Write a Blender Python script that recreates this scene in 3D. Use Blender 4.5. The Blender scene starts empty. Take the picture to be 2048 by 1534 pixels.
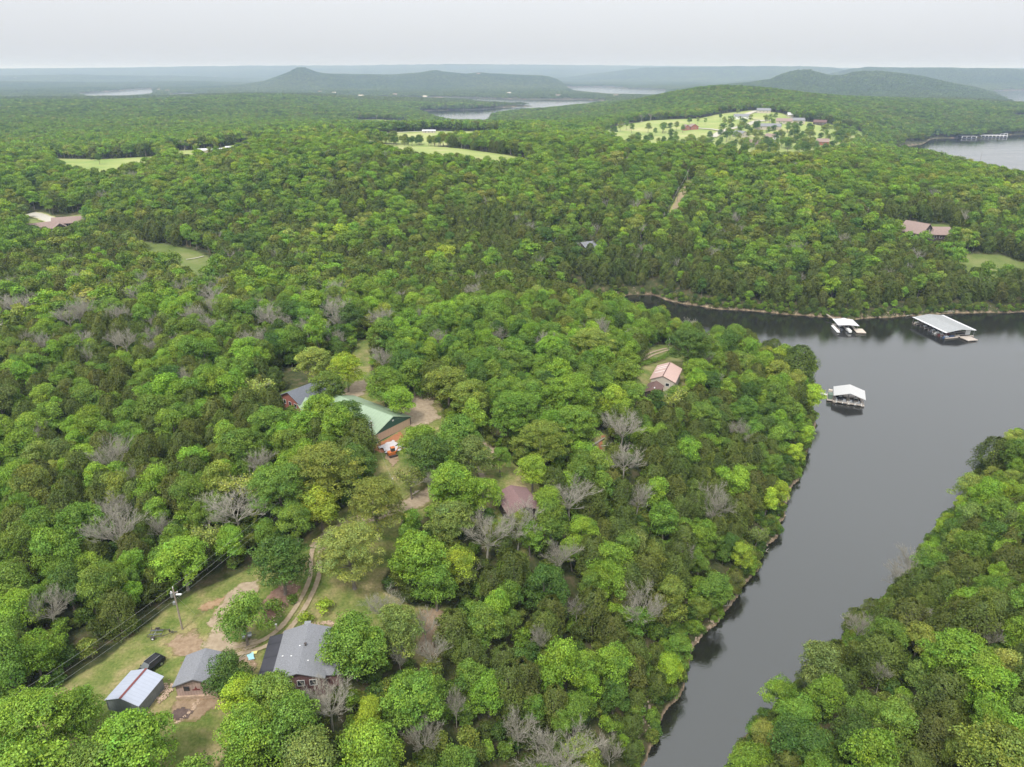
import bpy, math, random
import numpy as np
from mathutils import Vector, Matrix, Euler
rnd = random.Random(7)
RNG = np.random.default_rng(11)
R = math.radians
sc = bpy.context.scene
C = sc.collection

# ------------------------------------------------------------------ camera, sky, sun, exposure
F_PX, PITCH, CAM_Z = 1435.0, R(23.5), 112.0
cam = bpy.data.objects.new('camera', bpy.data.cameras.new('camera'))
C.objects.link(cam)
cam.location = (0, 0, CAM_Z)
cam.rotation_euler = (math.pi/2 - PITCH, 0, 0)
cam.data.sensor_width = 36.0
cam.data.lens = 36.0*F_PX/2048
cam.data.clip_start = 1.0
cam.data.clip_end = 60000
sc.camera = cam

SUN_EL, SUN_AZ = R(58), R(205)       # compass azimuth from +Y clockwise: behind the camera, a little to the left
world = bpy.data.worlds.new('World'); sc.world = world; world.use_nodes = True
wn = world.node_tree; wn.nodes.clear()
sky = wn.nodes.new('ShaderNodeTexSky'); sky.sky_type = 'NISHITA'; sky.sun_disc = False
sky.sun_elevation = SUN_EL; sky.sun_rotation = SUN_AZ
sky.air_density = 1.0; sky.dust_density = 3.0; sky.ozone_density = 1.0; sky.altitude = 200
hs = wn.nodes.new('ShaderNodeHueSaturation'); hs.inputs['Saturation'].default_value = 0.22
wt = wn.nodes.new('ShaderNodeMix'); wt.data_type = 'RGBA'; wt.blend_type = 'MIX'
wt.inputs[0].default_value = 0.72
wt.inputs[7].default_value = (6.45, 6.65, 7.05, 1)     # high thin overcast
bg = wn.nodes.new('ShaderNodeBackground'); bg.inputs['Strength'].default_value = 0.10
wo = wn.nodes.new('ShaderNodeOutputWorld')
wn.links.new(sky.outputs[0], hs.inputs['Color']); wn.links.new(hs.outputs[0], wt.inputs[6])
wtc = wn.nodes.new('ShaderNodeTexCoord'); wsp = wn.nodes.new('ShaderNodeSeparateXYZ'); wn.links.new(wtc.outputs['Generated'], wsp.inputs[0])
wmr = wn.nodes.new('ShaderNodeMapRange'); wmr.inputs['From Min'].default_value = 0; wmr.inputs['From Max'].default_value = 1; wmr.inputs['To Min'].default_value = .93; wmr.inputs['To Max'].default_value = 1.9; wmr.inputs['From Max'].default_value = .5
wn.links.new(wsp.outputs['Z'], wmr.inputs['Value'])      # an overcast sky is brighter overhead than at the horizon
wvm = wn.nodes.new('ShaderNodeVectorMath'); wvm.operation = 'SCALE'; wn.links.new(wt.outputs[2], wvm.inputs[0]); wn.links.new(wmr.outputs[0], wvm.inputs['Scale'])
wn.links.new(wvm.outputs[0], bg.inputs[0]); wn.links.new(bg.outputs[0], wo.inputs[0])
sun = bpy.data.objects.new('sun', bpy.data.lights.new('sun', 'SUN')); C.objects.link(sun)
sun.data.energy = 2.2; sun.data.angle = R(9); sun.data.color = (1.0, 0.96, 0.9)
sd = Vector((math.sin(SUN_AZ)*math.cos(SUN_EL), math.cos(SUN_AZ)*math.cos(SUN_EL), math.sin(SUN_EL)))
sun.rotation_euler = sd.to_track_quat('Z', 'Y').to_euler()
sc.view_settings.view_transform = 'Standard'; sc.view_settings.look = 'None'
sc.view_settings.gamma = 1.0; sc.view_settings.exposure = 0.42
sc.cycles.max_bounces = 5; sc.cycles.diffuse_bounces = 3; sc.cycles.glossy_bounces = 2
sc.cycles.transmission_bounces = 2; sc.cycles.transparent_max_bounces = 4
sc.cycles.volume_bounces = 1

# ------------------------------------------------------------------ pixel <-> ground
def W(px, py, z):
    u = (px-1024)/F_PX; v = (py-767)/F_PX
    d = (u, math.cos(PITCH)-v*math.sin(PITCH), -math.sin(PITCH)-v*math.cos(PITCH))
    t = (z-CAM_Z)/d[2]
    return (d[0]*t, d[1]*t)
def project(x, y, z):
    x = np.asarray(x, float); y = np.asarray(y, float); z = np.asarray(z, float)
    dep = y*math.cos(PITCH)+(CAM_Z-z)*math.sin(PITCH)
    up = y*math.sin(PITCH)-(CAM_Z-z)*math.cos(PITCH)
    return 1024+F_PX*x/dep, 767-F_PX*up/dep, dep

# ------------------------------------------------------------------ noise
def _h(ix, iy, s):
    n = (ix.astype(np.int64)*374761393 + iy.astype(np.int64)*668265263 + s*1442695041) & 0xffffffff
    n = ((n ^ (n >> 13))*1274126177) & 0xffffffff
    return ((n ^ (n >> 16)) & 0xffff)/65535.0
def noise(x, y, s=0):
    x = np.asarray(x, float); y = np.asarray(y, float)
    ix = np.floor(x); iy = np.floor(y); fx = x-ix; fy = y-iy
    fx = fx*fx*(3-2*fx); fy = fy*fy*(3-2*fy)
    a = _h(ix, iy, s); b = _h(ix+1, iy, s); c = _h(ix, iy+1, s); d = _h(ix+1, iy+1, s)
    return (a+(b-a)*fx)*(1-fy)+(c+(d-c)*fx)*fy
def fbm(x, y, s=0, o=3):
    t = 0; a = 0.5; n = 0
    for k in range(o):
        t = t+a*noise(x*2**k, y*2**k, s+k*17); n += a; a *= .5
    return t/n

def poly_sd(x, y, poly):
    """signed distance to a closed polygon, positive inside"""
    x = np.asarray(x, float); y = np.asarray(y, float)
    best = np.full(x.shape, 1e18); inside = np.zeros(x.shape, bool)
    n = len(poly)
    for i in range(n):
        ax, ay = poly[i]; bx, by = poly[(i+1) % n]
        dx, dy = bx-ax, by-ay; L = dx*dx+dy*dy+1e-9
        t = np.clip(((x-ax)*dx+(y-ay)*dy)/L, 0, 1)
        best = np.minimum(best, (x-ax-t*dx)**2+(y-ay-t*dy)**2)
        if ay != by:
            inside ^= ((ay > y) != (by > y)) & (x < dx*(y-ay)/(by-ay)+ax)
    d = np.sqrt(best)
    return np.where(inside, d, -d)

# ------------------------------------------------------------------ lakes (shore lines at water level)
cove = [(5,20),(8,45),(15,70)] + [W(px,py,0) for px,py in
        [(1300,1486),(1318,1422),(1340,1385),(1392,1322),(1420,1268),(1436,1243),(1468,1205),(1488,1172),
         (1516,1115),(1552,1068),(1578,1005),(1606,935),(1618,870),(1630,800)]] + \
       [(119,258),(113,268),(99,281),(84,293),(72,302),(58,318),(44,336),(30,350),(18,362),(22,372),(34,378)] + \
       [W(px,py,0) for px,py in [(1215,598),(1262,588),(1300,590),(1345,602),(1420,615),(1500,623),(1600,632),
         (1690,636),(1760,636),(1820,633),(1900,627),(1980,624),(2048,625),(2200,632)]] + \
       [(460,330),(470,270),(330,235),(240,212),(185,196)] + [W(px,py,5) for px,py in [(2048,852),(2005,872),(1962,918),(1918,988),(1868,1062),(1790,1152),
         (1702,1218),(1642,1282),(1603,1338),(1545,1392),(1500,1445),(1484,1515)]] + [(25,62),(20,50),(16,35)]
lake_east = [W(1797,301,0),W(1815,292,0),W(1845,288,0),W(1860,280,0),W(1868,277,0),W(1900,276.5,0),W(1950,277,0),W(2010,271,0),W(2048,268.5,0),
             W(2200,266,0),(1800,900),(1100,640),W(2200,385,26),W(2048,356,26),W(1990,345,25),W(1930,334,23),W(1880,326,18),W(1840,319,19),W(1812,311,13),W(1790,304,8)]
lake_mid = [W(a,b,0) for a,b in [(828,224.5),(850,222),(900,220.5),(950,219.5),(999,215.7),(1040,213.2),(1085,212.5),(1098,210.5)]] + [W(a,b,11) for a,b in [(1085,206),(1050,205),
            (1000,203.5),(950,200)]] + [W(a,b,0) for a,b in [(967,196.4),(1000,197.6),(1064,199.2),(1130,198.8),(1165,198.8),(1210,202)]] + [W(a,b,11) for a,b in [(1195,207),(1160,211),(1110,215),(1060,219),(1000,224),(976,230),
            (981,240),(960,243),(914,242.5),(895,238),(872,232)]]
lake_far = [W(a,b,0) for a,b in [(1126,175),(1170,173.4),(1230,174.5),(1260,177),(1331,180)]]+[W(a,b,12) for a,b in [(1336,184),(1300,188.5),(1240,187.5),(1190,184),(1150,180)]]
lake_west = [W(a,b,0) for a,b in [(148,187.5),(200,184),(260,180),(305,176.8)]]+[W(a,b,12) for a,b in [(306,184),(280,188.5),(230,191),(180,191)]]
lake_right = [W(a,b,0) for a,b in [(1978,182),(2048,180),(2200,180)]]+[W(a,b,10) for a,b in [(2200,215),(2048,210),(2025,198),(2000,188)]]
lake_strip = [W(a,b,0) for a,b in [(340,187),(440,190),(600,192),(760,195),(960,195.5)]]+[W(a,b,12) for a,b in [(960,198),(760,196.5),(600,194),(440,192.5),(340,190.5)]]
LAKES = [cove, lake_east, lake_mid, lake_far, lake_west, lake_right, lake_strip]
def lake_sd(x, y):
    d = np.full(np.shape(x), -1e9)
    for k, p in enumerate(LAKES):
        q = poly_sd(x, y, p)
        d = np.maximum(d, q)
    d = d + 5.5*(fbm(x/13., y/13., 5, 3)-.5) + 5*(noise(x/40., y/40., 8)-.5)*np.clip((np.hypot(x, y)-350)/400, 0, 1)
    return d

# ------------------------------------------------------------------ land height: control points (pixel row/column, elevation)
ctrl = [(100,1400,22),(355,1290,22),(600,1400,21),(300,1500,21.5),(600,1200,22.5),(700,1100,24),(780,960,25),(750,880,25.6),(860,820,26),
        (1040,960,23),(1036,1012,22.6),(1000,1015,22.8),(900,1200,19),(900,1450,17),(1150,1400,13),(1100,1150,17),(1300,1100,11),(1300,900,15),(1450,950,8),(1330,745,18),(1450,800,10),
        (1500,720,9),(0,1150,20),(0,900,19),(300,800,22),(0,700,22),(300,650,23),(600,660,24),(900,650,22),(1100,740,22),(1250,690,15),
        (1650,1500,14),(1850,1300,20),(2048,1100,20),(2048,950,14),
        (0,580,20),(300,560,17),(700,560,14),(1000,560,12),
        (500,500,17),(1000,530,12),(1500,560,10),(2000,560,10),(100,440,25),(1180,470,22),(1500,450,22),(1840,470,21),(1950,420,27),(1376,380,34),(600,350,42),
        (900,330,44),(1100,340,42),(200,330,36),(0,360,36),(1500,340,42),(1750,345,34),(1800,325,28),(2048,392,28),(1950,365,29),(1880,350,30),
        (900,290,42),(1000,270,40),(420,300,40),(150,320,34),(300,280,28),(600,260,25),(870,262,34),
        (1450,300,28),(1300,262,34),(1450,238,44),(1650,262,38),(1550,225,48),(1750,240,36),(1850,265,12),
        (1380,190,64),(1275,215,38),(1150,246,14),(1120,225,8),(1180,216,12),(1550,195,50),(1750,205,30),
        (300,230,22),(100,230,24),(0,210,30),(500,205,30),(560,195,34),(700,205,18),(850,232,8),(830,248,8),(900,252,8),(965,252,8),(1050,236,9),(1010,246,9),(760,225,10),(300,205,24)]
cp = np.array([(*W(a,b,z), z) for a,b,z in ctrl] + [(-60,20,20),(0,20,12),(-300,40,20),(-500,150,20),(-150,-50,20),(150,-50,20),(180,60,24),(300,150,22),
     (900,200,20),(-1500,300,30),(-3500,500,20),(3500,600,20),(-4000,3500,15),(0,5000,14),(4500,4000,15),(1500,4600,14),(-7000,9000,14),(0,10000,14),(7000,9000,14),
     (0,20000,14),(15000,14000,14),(-15000,14000,14)], float)
def lp(x, y):
    r = np.hypot(x, y+1e-6)
    return np.stack([np.log(np.maximum(r, 20)), 1.15*np.arctan2(x, y)], -1)
cu = lp(cp[:,0], cp[:,1])
def kern(d): return np.sqrt(d*d+0.01)
K = kern(np.linalg.norm(cu[:,None]-cu[None], axis=2))
Aug = np.zeros((len(cu)+1,)*2); Aug[:-1,:-1] = K; Aug[-1,:-1] = 1; Aug[:-1,-1] = 1
wts = np.linalg.solve(Aug, np.append(cp[:,2], 0))
ridges = [   # r, width, profile of (pixel column, pixel row of the skyline)
 (13500, 2600, [(-500,142),(0,138),(220,136),(300,134.5),(500,132),(700,131.5),(900,129),(1050,130),(1250,131.5),(1500,134),(1800,138),(2048,137),(2600,138)]),
 (9500, 900, [(-500,160),(0,152),(150,150),(350,152),(520,158),(560,170),(1000,170),(1200,146),(1290,136),(1400,134),(1500,133),(1600,133.5),(1660,135),(1700,142),(1730,146),(1780,150),(2048,150),(2600,150)]),
 (7200, 700, [(-500,190),(0,163),(200,166),(400,163),(560,168),(700,175),(1400,170),(1650,150),(1700,139),(1740,134.5),(1790,136),(1900,136),(2048,139),(2300,140),(2600,150)]),
 (5600, 420, [(-500,200),(350,176),(480,170),(530,162),(560,151),(580,143),(592,137),(603,134.5),(614,137),(632,143.5),(655,147),(700,148.5),(790,148.5),(840,145),(870,140.5),(900,144),(930,147),(960,145),(990,147),(1040,150),(1150,151),(1200,153),(1250,168),(1300,185),(2600,200)]),
 (4300, 430, [(-500,260),(1250,185),(1400,172),(1500,164),(1540,158),(1565,147),(1590,140.5),(1615,139),(1640,145),(1660,150.5),(1682,150),(1715,143),(1760,141.5),(1800,146),(1840,151),(1880,160),(1920,168),(1960,174),(2000,184),(2030,195),(2060,205),(2600,240)]),
]
def height(x, y):
    x = np.asarray(x, float); y = np.asarray(y, float)
    shp = x.shape; xf = x.ravel(); yf = y.ravel()
    out = np.empty(xf.size)
    for s in range(0, xf.size, 20000):
        a, b = xf[s:s+20000], yf[s:s+20000]
        u = lp(a, b)
        d = np.sqrt(((u[:,None]-cu[None])**2).sum(2))
        h = kern(d)@wts[:-1]+wts[-1]
        r = np.hypot(a, b)
        col = 1024+F_PX*np.cos(PITCH)*a/np.maximum(b, 1)*1.0
        far = np.clip((r-3200)/600, 0, 1)
        h = h*(1-far)+7*far
        amp = np.clip(r/1000, .15, 1)*2.0
        h += amp*(fbm(a/70., b/70., 21, 3)-.5)*np.clip(r/200-.4, 0, 1)
        h += np.clip((r-900)/3000, 0, 1)*14*(fbm(a/520., b/520., 31, 3)-.5)
        for rr, wd, prof in ridges:
            pc = np.array([q[0] for q in prof], float); pr = np.array([q[1] for q in prof], float)
            # skyline row -> elevation at that range (approximately: small angles about the horizon)
            tx = a/np.maximum(b, 1)
            u_ = (pc-1024)/F_PX; v_ = (pr-767)/F_PX
            ca = u_/(math.cos(PITCH)-v_*math.sin(PITCH))
            el = (-math.sin(PITCH)-v_*math.cos(PITCH))/np.hypot(u_, math.cos(PITCH)-v_*math.sin(PITCH))
            e = CAM_Z+rr*np.interp(tx, ca, el)-9
            e = e + (fbm(tx*rr/160., r/260., 41, 3)-.5)*np.where(rr > 9000, 14, 7)
            g = np.exp(-((r-rr)/wd)**2)
            h = np.maximum(h, 6+(e-6)*g)
        h = np.maximum(h, 2.0)
        sdl = -lake_sd(a, b)
        k = 1-np.exp(-np.maximum(sdl, 0)/np.where(r > 900, 60., 15.))
        hl = 0.25+(h-0.25)*k+np.clip(sdl, 0, 3)*0.25
        h = np.where(sdl > 0, hl, np.maximum(-3.0, sdl*0.6-.05))
        out[s:s+20000] = h
    return out.reshape(shp)
def H1(x, y): return float(height(np.array([x]), np.array([y]))[0])
def G(px, py, dz=0.0):
    """ground point seen at a pixel (dz: surface that much above the ground)"""
    u = (px-1024)/F_PX; v = (py-767)/F_PX
    d = np.array([u, math.cos(PITCH)-v*math.sin(PITCH), -math.sin(PITCH)-v*math.cos(PITCH)])
    t = np.geomspace(40, 9000, 500)
    zz = CAM_Z+d[2]*t; hh = height(d[0]*t, d[1]*t)+dz
    i = np.argmax(zz < hh)
    if i == 0: i = len(t)-1
    lo, hi = t[i-1], t[i]
    tt = np.linspace(lo, hi, 40)
    zz = CAM_Z+d[2]*tt; hh = height(d[0]*tt, d[1]*tt)+dz
    j = max(1, int(np.argmax(zz < hh))); T = tt[j]
    return (float(d[0]*T), float(d[1]*T))

# ------------------------------------------------------------------ materials
MATS = {}
def mat(name, col, rough=.8, metal=0., spec=.5, noise_amt=0., noise_scale=3., bump=0., alt=None, coords='Object'):
    if name in MATS: return MATS[name]
    m = bpy.data.materials.new(name); m.use_nodes = True
    nt = m.node_tree; b = nt.nodes['Principled BSDF']
    b.inputs['Roughness'].default_value = rough; b.inputs['Metallic'].default_value = metal
    b.inputs['Specular IOR Level'].default_value = spec
    b.inputs['Base Color'].default_value = (*col, 1)
    if noise_amt or alt or bump:
        tc = nt.nodes.new('ShaderNodeTexCoord'); n = nt.nodes.new('ShaderNodeTexNoise')
        n.inputs['Scale'].default_value = noise_scale; n.inputs['Detail'].default_value = 6; n.inputs['Roughness'].default_value = .65
        nt.links.new(tc.outputs[coords], n.inputs['Vector'])
        r = nt.nodes.new('ShaderNodeValToRGB'); r.color_ramp.elements[0].position = .3; r.color_ramp.elements[1].position = .7
        a = alt or tuple(c*(1-noise_amt) for c in col)
        b2 = col if alt else tuple(min(1, c*(1+noise_amt)) for c in col)
        r.color_ramp.elements[0].color = (*a, 1); r.color_ramp.elements[1].color = (*b2, 1)
        nt.links.new(n.outputs['Fac'], r.inputs[0]); nt.links.new(r.outputs[0], b.inputs['Base Color'])
        if bump:
            bp = nt.nodes.new('ShaderNodeBump'); bp.inputs['Strength'].default_value = bump; bp.inputs['Distance'].default_value = .1
            nt.links.new(n.outputs['Fac'], bp.inputs['Height']); nt.links.new(bp.outputs[0], b.inputs['Normal'])
    MATS[name] = m
    return m
def ribbed(name, col, step, axis='X', dark=.7, rough=.45, metal=0., noise_amt=.15, spec=.5):
    """corrugated or boarded surface: fine parallel lines plus weathering"""
    m = mat(name, col, rough, metal, spec, noise_amt, 1.2)
    if m.get('done'): return m
    m['done'] = 1
    nt = m.node_tree; b = nt.nodes['Principled BSDF']
    tc = nt.nodes.new('ShaderNodeTexCoord'); w = nt.nodes.new('ShaderNodeTexWave')
    w.bands_direction = axis; w.inputs['Scale'].default_value = 0.31416*1.0/step*1.0; w.wave_profile = 'SAW'
    nt.links.new(tc.outputs['Object'], w.inputs['Vector'])
    r = nt.nodes.new('ShaderNodeValToRGB'); r.color_ramp.elements[0].position = .0; r.color_ramp.elements[1].position = .18
    r.color_ramp.elements[0].color = (dark, dark, dark, 1); r.color_ramp.elements[1].color = (1, 1, 1, 1)
    nt.links.new(w.outputs['Fac'], r.inputs[0])
    mx = nt.nodes.new('ShaderNodeMix'); mx.data_type = 'RGBA'; mx.blend_type = 'MULTIPLY'; mx.inputs[0].default_value = 1
    src = b.inputs['Base Color'].links[0].from_socket
    nt.links.new(src, mx.inputs[6]); nt.links.new(r.outputs[0], mx.inputs[7]); nt.links.new(mx.outputs[2], b.inputs['Base Color'])
    return m

def leaf_material(name, gain=(1, 1, 1), trans=.22):
    m = bpy.data.materials.new(name); m.use_nodes = True
    nt = m.node_tree; nt.nodes.clear()
    at = nt.nodes.new('ShaderNodeAttribute'); at.attribute_type = 'INSTANCER'; at.attribute_name = 'tint'
    av = nt.nodes.new('ShaderNodeAttribute'); av.attribute_type = 'GEOMETRY'; av.attribute_name = 'leafvar'
    mx = nt.nodes.new('ShaderNodeMix'); mx.data_type = 'RGBA'; mx.blend_type = 'MULTIPLY'; mx.inputs[0].default_value = 1
    nt.links.new(at.outputs['Color'], mx.inputs[6]); nt.links.new(av.outputs['Color'], mx.inputs[7])
    d = nt.nodes.new('ShaderNodeBsdfDiffuse'); t = nt.nodes.new('ShaderNodeBsdfTranslucent')
    g = nt.nodes.new('ShaderNodeMix'); g.data_type = 'RGBA'; g.blend_type = 'MULTIPLY'; g.inputs[0].default_value = 1
    g.inputs[7].default_value = (1.25, 1.15, .6, 1)
    nt.links.new(mx.outputs[2], d.inputs[0]); nt.links.new(mx.outputs[2], g.inputs[6]); nt.links.new(g.outputs[2], t.inputs[0])
    s = nt.nodes.new('ShaderNodeMixShader'); s.inputs[0].default_value = trans
    nt.links.new(d.outputs[0], s.inputs[1]); nt.links.new(t.outputs[0], s.inputs[2])
    gl = nt.nodes.new('ShaderNodeBsdfGlossy'); gl.inputs['Roughness'].default_value = .5; gl.inputs['Color'].default_value = (.8, .85, .9, 1)
    s2 = nt.nodes.new('ShaderNodeMixShader'); s2.inputs[0].default_value = .018; nt.links.new(s.outputs[0], s2.inputs[1]); nt.links.new(gl.outputs[0], s2.inputs[2])
    o = nt.nodes.new('ShaderNodeOutputMaterial'); nt.links.new(s2.outputs[0], o.inputs[0])
    return m
M_LEAF = leaf_material('leaves')
M_BARK = mat('bark', (.20, .17, .14), .95, noise_amt=.35, noise_scale=4)
M_DEAD = mat('dead_wood', (.36, .335, .27), .95, noise_amt=.25, noise_scale=3)

# ------------------------------------------------------------------ mesh helpers
def mesh_np(name, V, Fq, mats, midx=None, face_attr=None, smooth=False):
    """V (n,3), Fq (m,k) all faces with k corners"""
    me = bpy.data.meshes.new(name)
    V = np.asarray(V, np.float32); Fq = np.asarray(Fq, np.int32); m, k = Fq.shape
    me.vertices.add(len(V)); me.vertices.foreach_set('co', V.ravel())
    me.loops.add(m*k); me.loops.foreach_set('vertex_index', Fq.ravel())
    me.polygons.add(m); me.polygons.foreach_set('loop_start', np.arange(0, m*k, k, dtype=np.int32))
    for q in mats: me.materials.append(q)
    if midx is not None: me.polygons.foreach_set('material_index', np.asarray(midx, np.int32))
    if smooth: me.polygons.foreach_set('use_smooth', np.ones(m, bool))
    me.update(calc_edges=True)
    if face_attr is not None:
        a = me.attributes.new('leafvar', 'FLOAT_COLOR', 'FACE')
        a.data.foreach_set('color', np.asarray(face_attr, np.float32).ravel())
    return me
def link(name, me, parent=None, loc=None, rot=None):
    o = bpy.data.objects.new(name, me); C.objects.link(o)
    if parent: o.parent = parent
    if loc is not None: o.location = loc
    if rot is not None: o.rotation_euler = rot
    return o
def tag(o, label=None, cat=None, group=None, kind=None):
    if label: o['label'] = label
    if cat: o['category'] = cat
    if group: o['group'] = group
    if kind: o['kind'] = kind
    return o
def empty(name, loc, rz=0):
    o = bpy.data.objects.new(name, None); C.objects.link(o)
    o.location = loc; o.rotation_euler = (0, 0, rz); o.empty_display_size = .5
    return o
class MB:
    def __init__(s): s.v = []; s.f = []; s.m = []
    def add(s, vs, fs, mi=0):
        b = len(s.v); s.v += [tuple(q) for q in vs]; s.f += [tuple(b+i for i in f) for f in fs]; s.m += [mi]*len(fs); return s
    def box(s, c, d, mi=0, rz=0, rx=0, ry=0):
        M = Euler((rx, ry, rz)).to_matrix(); x, y, z = d[0]/2, d[1]/2, d[2]/2
        vs = [M@Vector((a*x, b*y, e*z))+Vector(c) for a, b, e in ((-1,-1,-1),(1,-1,-1),(1,1,-1),(-1,1,-1),(-1,-1,1),(1,-1,1),(1,1,1),(-1,1,1))]
        return s.add(vs, [(3,2,1,0),(4,5,6,7),(0,1,5,4),(1,2,6,5),(2,3,7,6),(3,0,4,7)], mi)
    def prism(s, pts, z0, z1, mi=0):
        n = len(pts)
        vs = [(x, y, z0) for x, y in pts]+[(x, y, z1) for x, y in pts]
        fs = [tuple(range(n))[::-1], tuple(range(n, 2*n))]+[(i, (i+1) % n, n+(i+1) % n, n+i) for i in range(n)]
        return s.add(vs, fs, mi)
    def extrude(s, pts, axis, a0, a1, mi=0):
        """pts in the plane across axis ('x': pts=(y,z); 'y': pts=(x,z))"""
        n = len(pts)
        P = (lambda t, p: (t, p[0], p[1])) if axis == 'x' else (lambda t, p: (p[0], t, p[1]))
        vs = [P(a0, p) for p in pts]+[P(a1, p) for p in pts]
        fs = [tuple(range(n))[::-1], tuple(range(n, 2*n))]+[(i, (i+1) % n, n+(i+1) % n, n+i) for i in range(n)]
        return s.add(vs, fs, mi)
    def tube(s, path, rad, n=8, mi=0):
        path = [Vector(p) for p in path]; k = len(path)
        rad = [rad]*k if not hasattr(rad, '__len__') else rad
        vs = []; up = Vector((0, 0, 1))
        for i, p in enumerate(path):
            d = (path[min(i+1, k-1)]-path[max(i-1, 0)]).normalized()
            a = d.cross(up if abs(d.z) < .95 else Vector((1, 0, 0))).normalized(); b = d.cross(a)
            for j in range(n):
                t = 2*math.pi*j/n
                vs.append(p+(a*math.cos(t)+b*math.sin(t))*rad[i])
        fs = [(i*n+j, i*n+(j+1) % n, (i+1)*n+(j+1) % n, (i+1)*n+j) for i in range(k-1) for j in range(n)]
        fs += [tuple(range(n))[::-1], tuple((k-1)*n+j for j in range(n))]
        return s.add(vs, fs, mi)
    def build(s, name, mats, parent=None, smooth=False, loc=None, rot=None):
        me = bpy.data.meshes.new(name); me.from_pydata(s.v, [], s.f)
        mats = mats if isinstance(mats, (list, tuple)) else [mats]
        for q in mats: me.materials.append(q)
        me.polygons.foreach_set('material_index', s.m)
        if smooth: me.polygons.foreach_set('use_smooth', [True]*len(s.f))
        me.update()
        import bmesh
        bm = bmesh.new(); bm.from_mesh(me); bmesh.ops.recalc_face_normals(bm, faces=bm.faces); bm.to_mesh(me); bm.free()
        return link(name, me, parent, loc, rot)
# ------------------------------------------------------------------ clearings: (pixel, pixel, height of what hides the edge)
def gp(pts): return [G(*p) for p in pts]
grass_px = {
 'yard': [(-60,1440),(60,1402),(150,1355),(210,1322),(270,1270),(330,1222),(400,1180),(450,1160),(520,1128),(600,1085),(640,1050),(700,1010),(745,965),(740,925),(745,895),(700,850),
          (570,800),(560,785),(640,765),(690,745),(715,680),(745,680),(740,745),(800,790),(850,800),(855,770),(880,790),(885,830),(930,900),(960,890),(1000,900),(1030,930),(1075,965),(1090,1010),(1070,1060),(1060,1110),(1020,1100),(1000,1060),(960,1000),(900,960),(870,1010),(820,1060),(770,1150),
          (760,1180),(830,1215),(900,1215),(905,1250),(880,1320),(840,1330),(790,1300),(720,1300),(700,1380),(640,1400),(560,1420),(480,1450),(430,1540),(400,1620),(100,1640),(-120,1560)],
 'lawn': [(1255,790),(1285,745),(1282,706),(1310,690),(1350,690),(1372,715),(1378,760),(1385,800),(1376,835),(1345,820),(1310,815),(1280,800)],
 'track_side': [(1180,905),(1195,865),(1215,870),(1208,890),(1235,930),(1215,940),(1180,930)],
 'west_glade': [(272,482),(330,488),(392,502),(432,522),(426,560,6),(395,548,7),(350,532,7),(300,510,7)],
 'west_house': [(55,425),(90,425),(115,437),(165,428),(178,440),(150,462,6),(60,478,6)],
 'cut': [(1316,466,3),(1346,455),(1369,410),(1392,362),(1374,360),(1344,408)],
 'east_house': [(1745,462),(1770,455),(1800,447),(1900,450),(1905,470),(1850,478),(1790,475)],
 'east_track': [(1720,424),(1727,424),(1745,455),(1765,462),(1760,475),(1738,460)],
 'east_glade': [(1915,517),(1945,508),(2000,510),(2060,530),(2075,552,4),(2000,558,4),(1952,550,4),(1925,530,3)],
 'west_field': [(96,317),(200,319),(318,312),(330,315,6),(290,330,8),(190,346,8),(120,332,6)],
 'mid_field': [(335,302),(430,298),(500,284),(600,276),(700,271),(860,262),(1005,263.5),(1012,268,2),(990,273,5),(860,280,6),(700,276,2),(600,280,1),(500,294,4),(450,306,8),(360,314,8)],
 'ridge_field': [(735,287),(800,289),(860,291),(940,300),(1055,318),(1060,326,5),(1024,330,7),(900,317,7),(800,303,8),(735,292,6)],
 'back_field': [(705,240),(760,239),(815,243),(810,250,5),(720,250,5)],
 'estate': [(1200,264),(1240,250),(1300,241),(1400,237),(1440,228),(1500,221),(1560,226),(1600,242),(1700,257),(1738,268),(1720,280,6),(1660,300,8),(1610,308,9),(1560,314,9),(1470,300,9),(1380,290,9),(1260,290,9),(1225,278,8)],
 'knoll': [(2005,232),(2060,229),(2100,240),(2030,241)],
 'west_track': [(128,674),(175,698),(275,738),(272,749),(200,722),(150,704)], 'mid_track': [(365,790),(405,800),(425,815),(400,815)],
 'left_patch': [(-10,212),(8,212),(8,224),(-10,228)],
}
GRASS = {k: gp(v) for k, v in grass_px.items()}
def clear_sd(x, y):
    d = np.full(np.shape(x), -1e9)
    for p in GRASS.values(): d = np.maximum(d, poly_sd(x, y, p))
    return d
def path_sd(x, y, pts, w):
    """positive inside a ribbon of half width w"""
    best = np.full(np.shape(x), 1e9)
    for (ax, ay), (bx, by) in zip(pts[:-1], pts[1:]):
        dx, dy = bx-ax, by-ay; L = dx*dx+dy*dy+1e-9
        t = np.clip(((x-ax)*dx+(y-ay)*dy)/L, 0, 1)
        best = np.minimum(best, np.hypot(x-ax-t*dx, y-ay-t*dy))
    return w-best
def smooth_path(pts, n=6):
    out = []
    P = [pts[0]]+list(pts)+[pts[-1]]
    for i in range(1, len(P)-2):
        for k in range(n):
            t = k/n
            out.append(tuple(.5*((2*P[i][c])+(-P[i-1][c]+P[i+1][c])*t+(2*P[i-1][c]-5*P[i][c]+4*P[i+1][c]-P[i+2][c])*t*t+(-P[i-1][c]+3*P[i][c]-3*P[i+1][c]+P[i+2][c])*t**3) for c in range(2)))
    out.append(tuple(pts[-1])); return out

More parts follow.
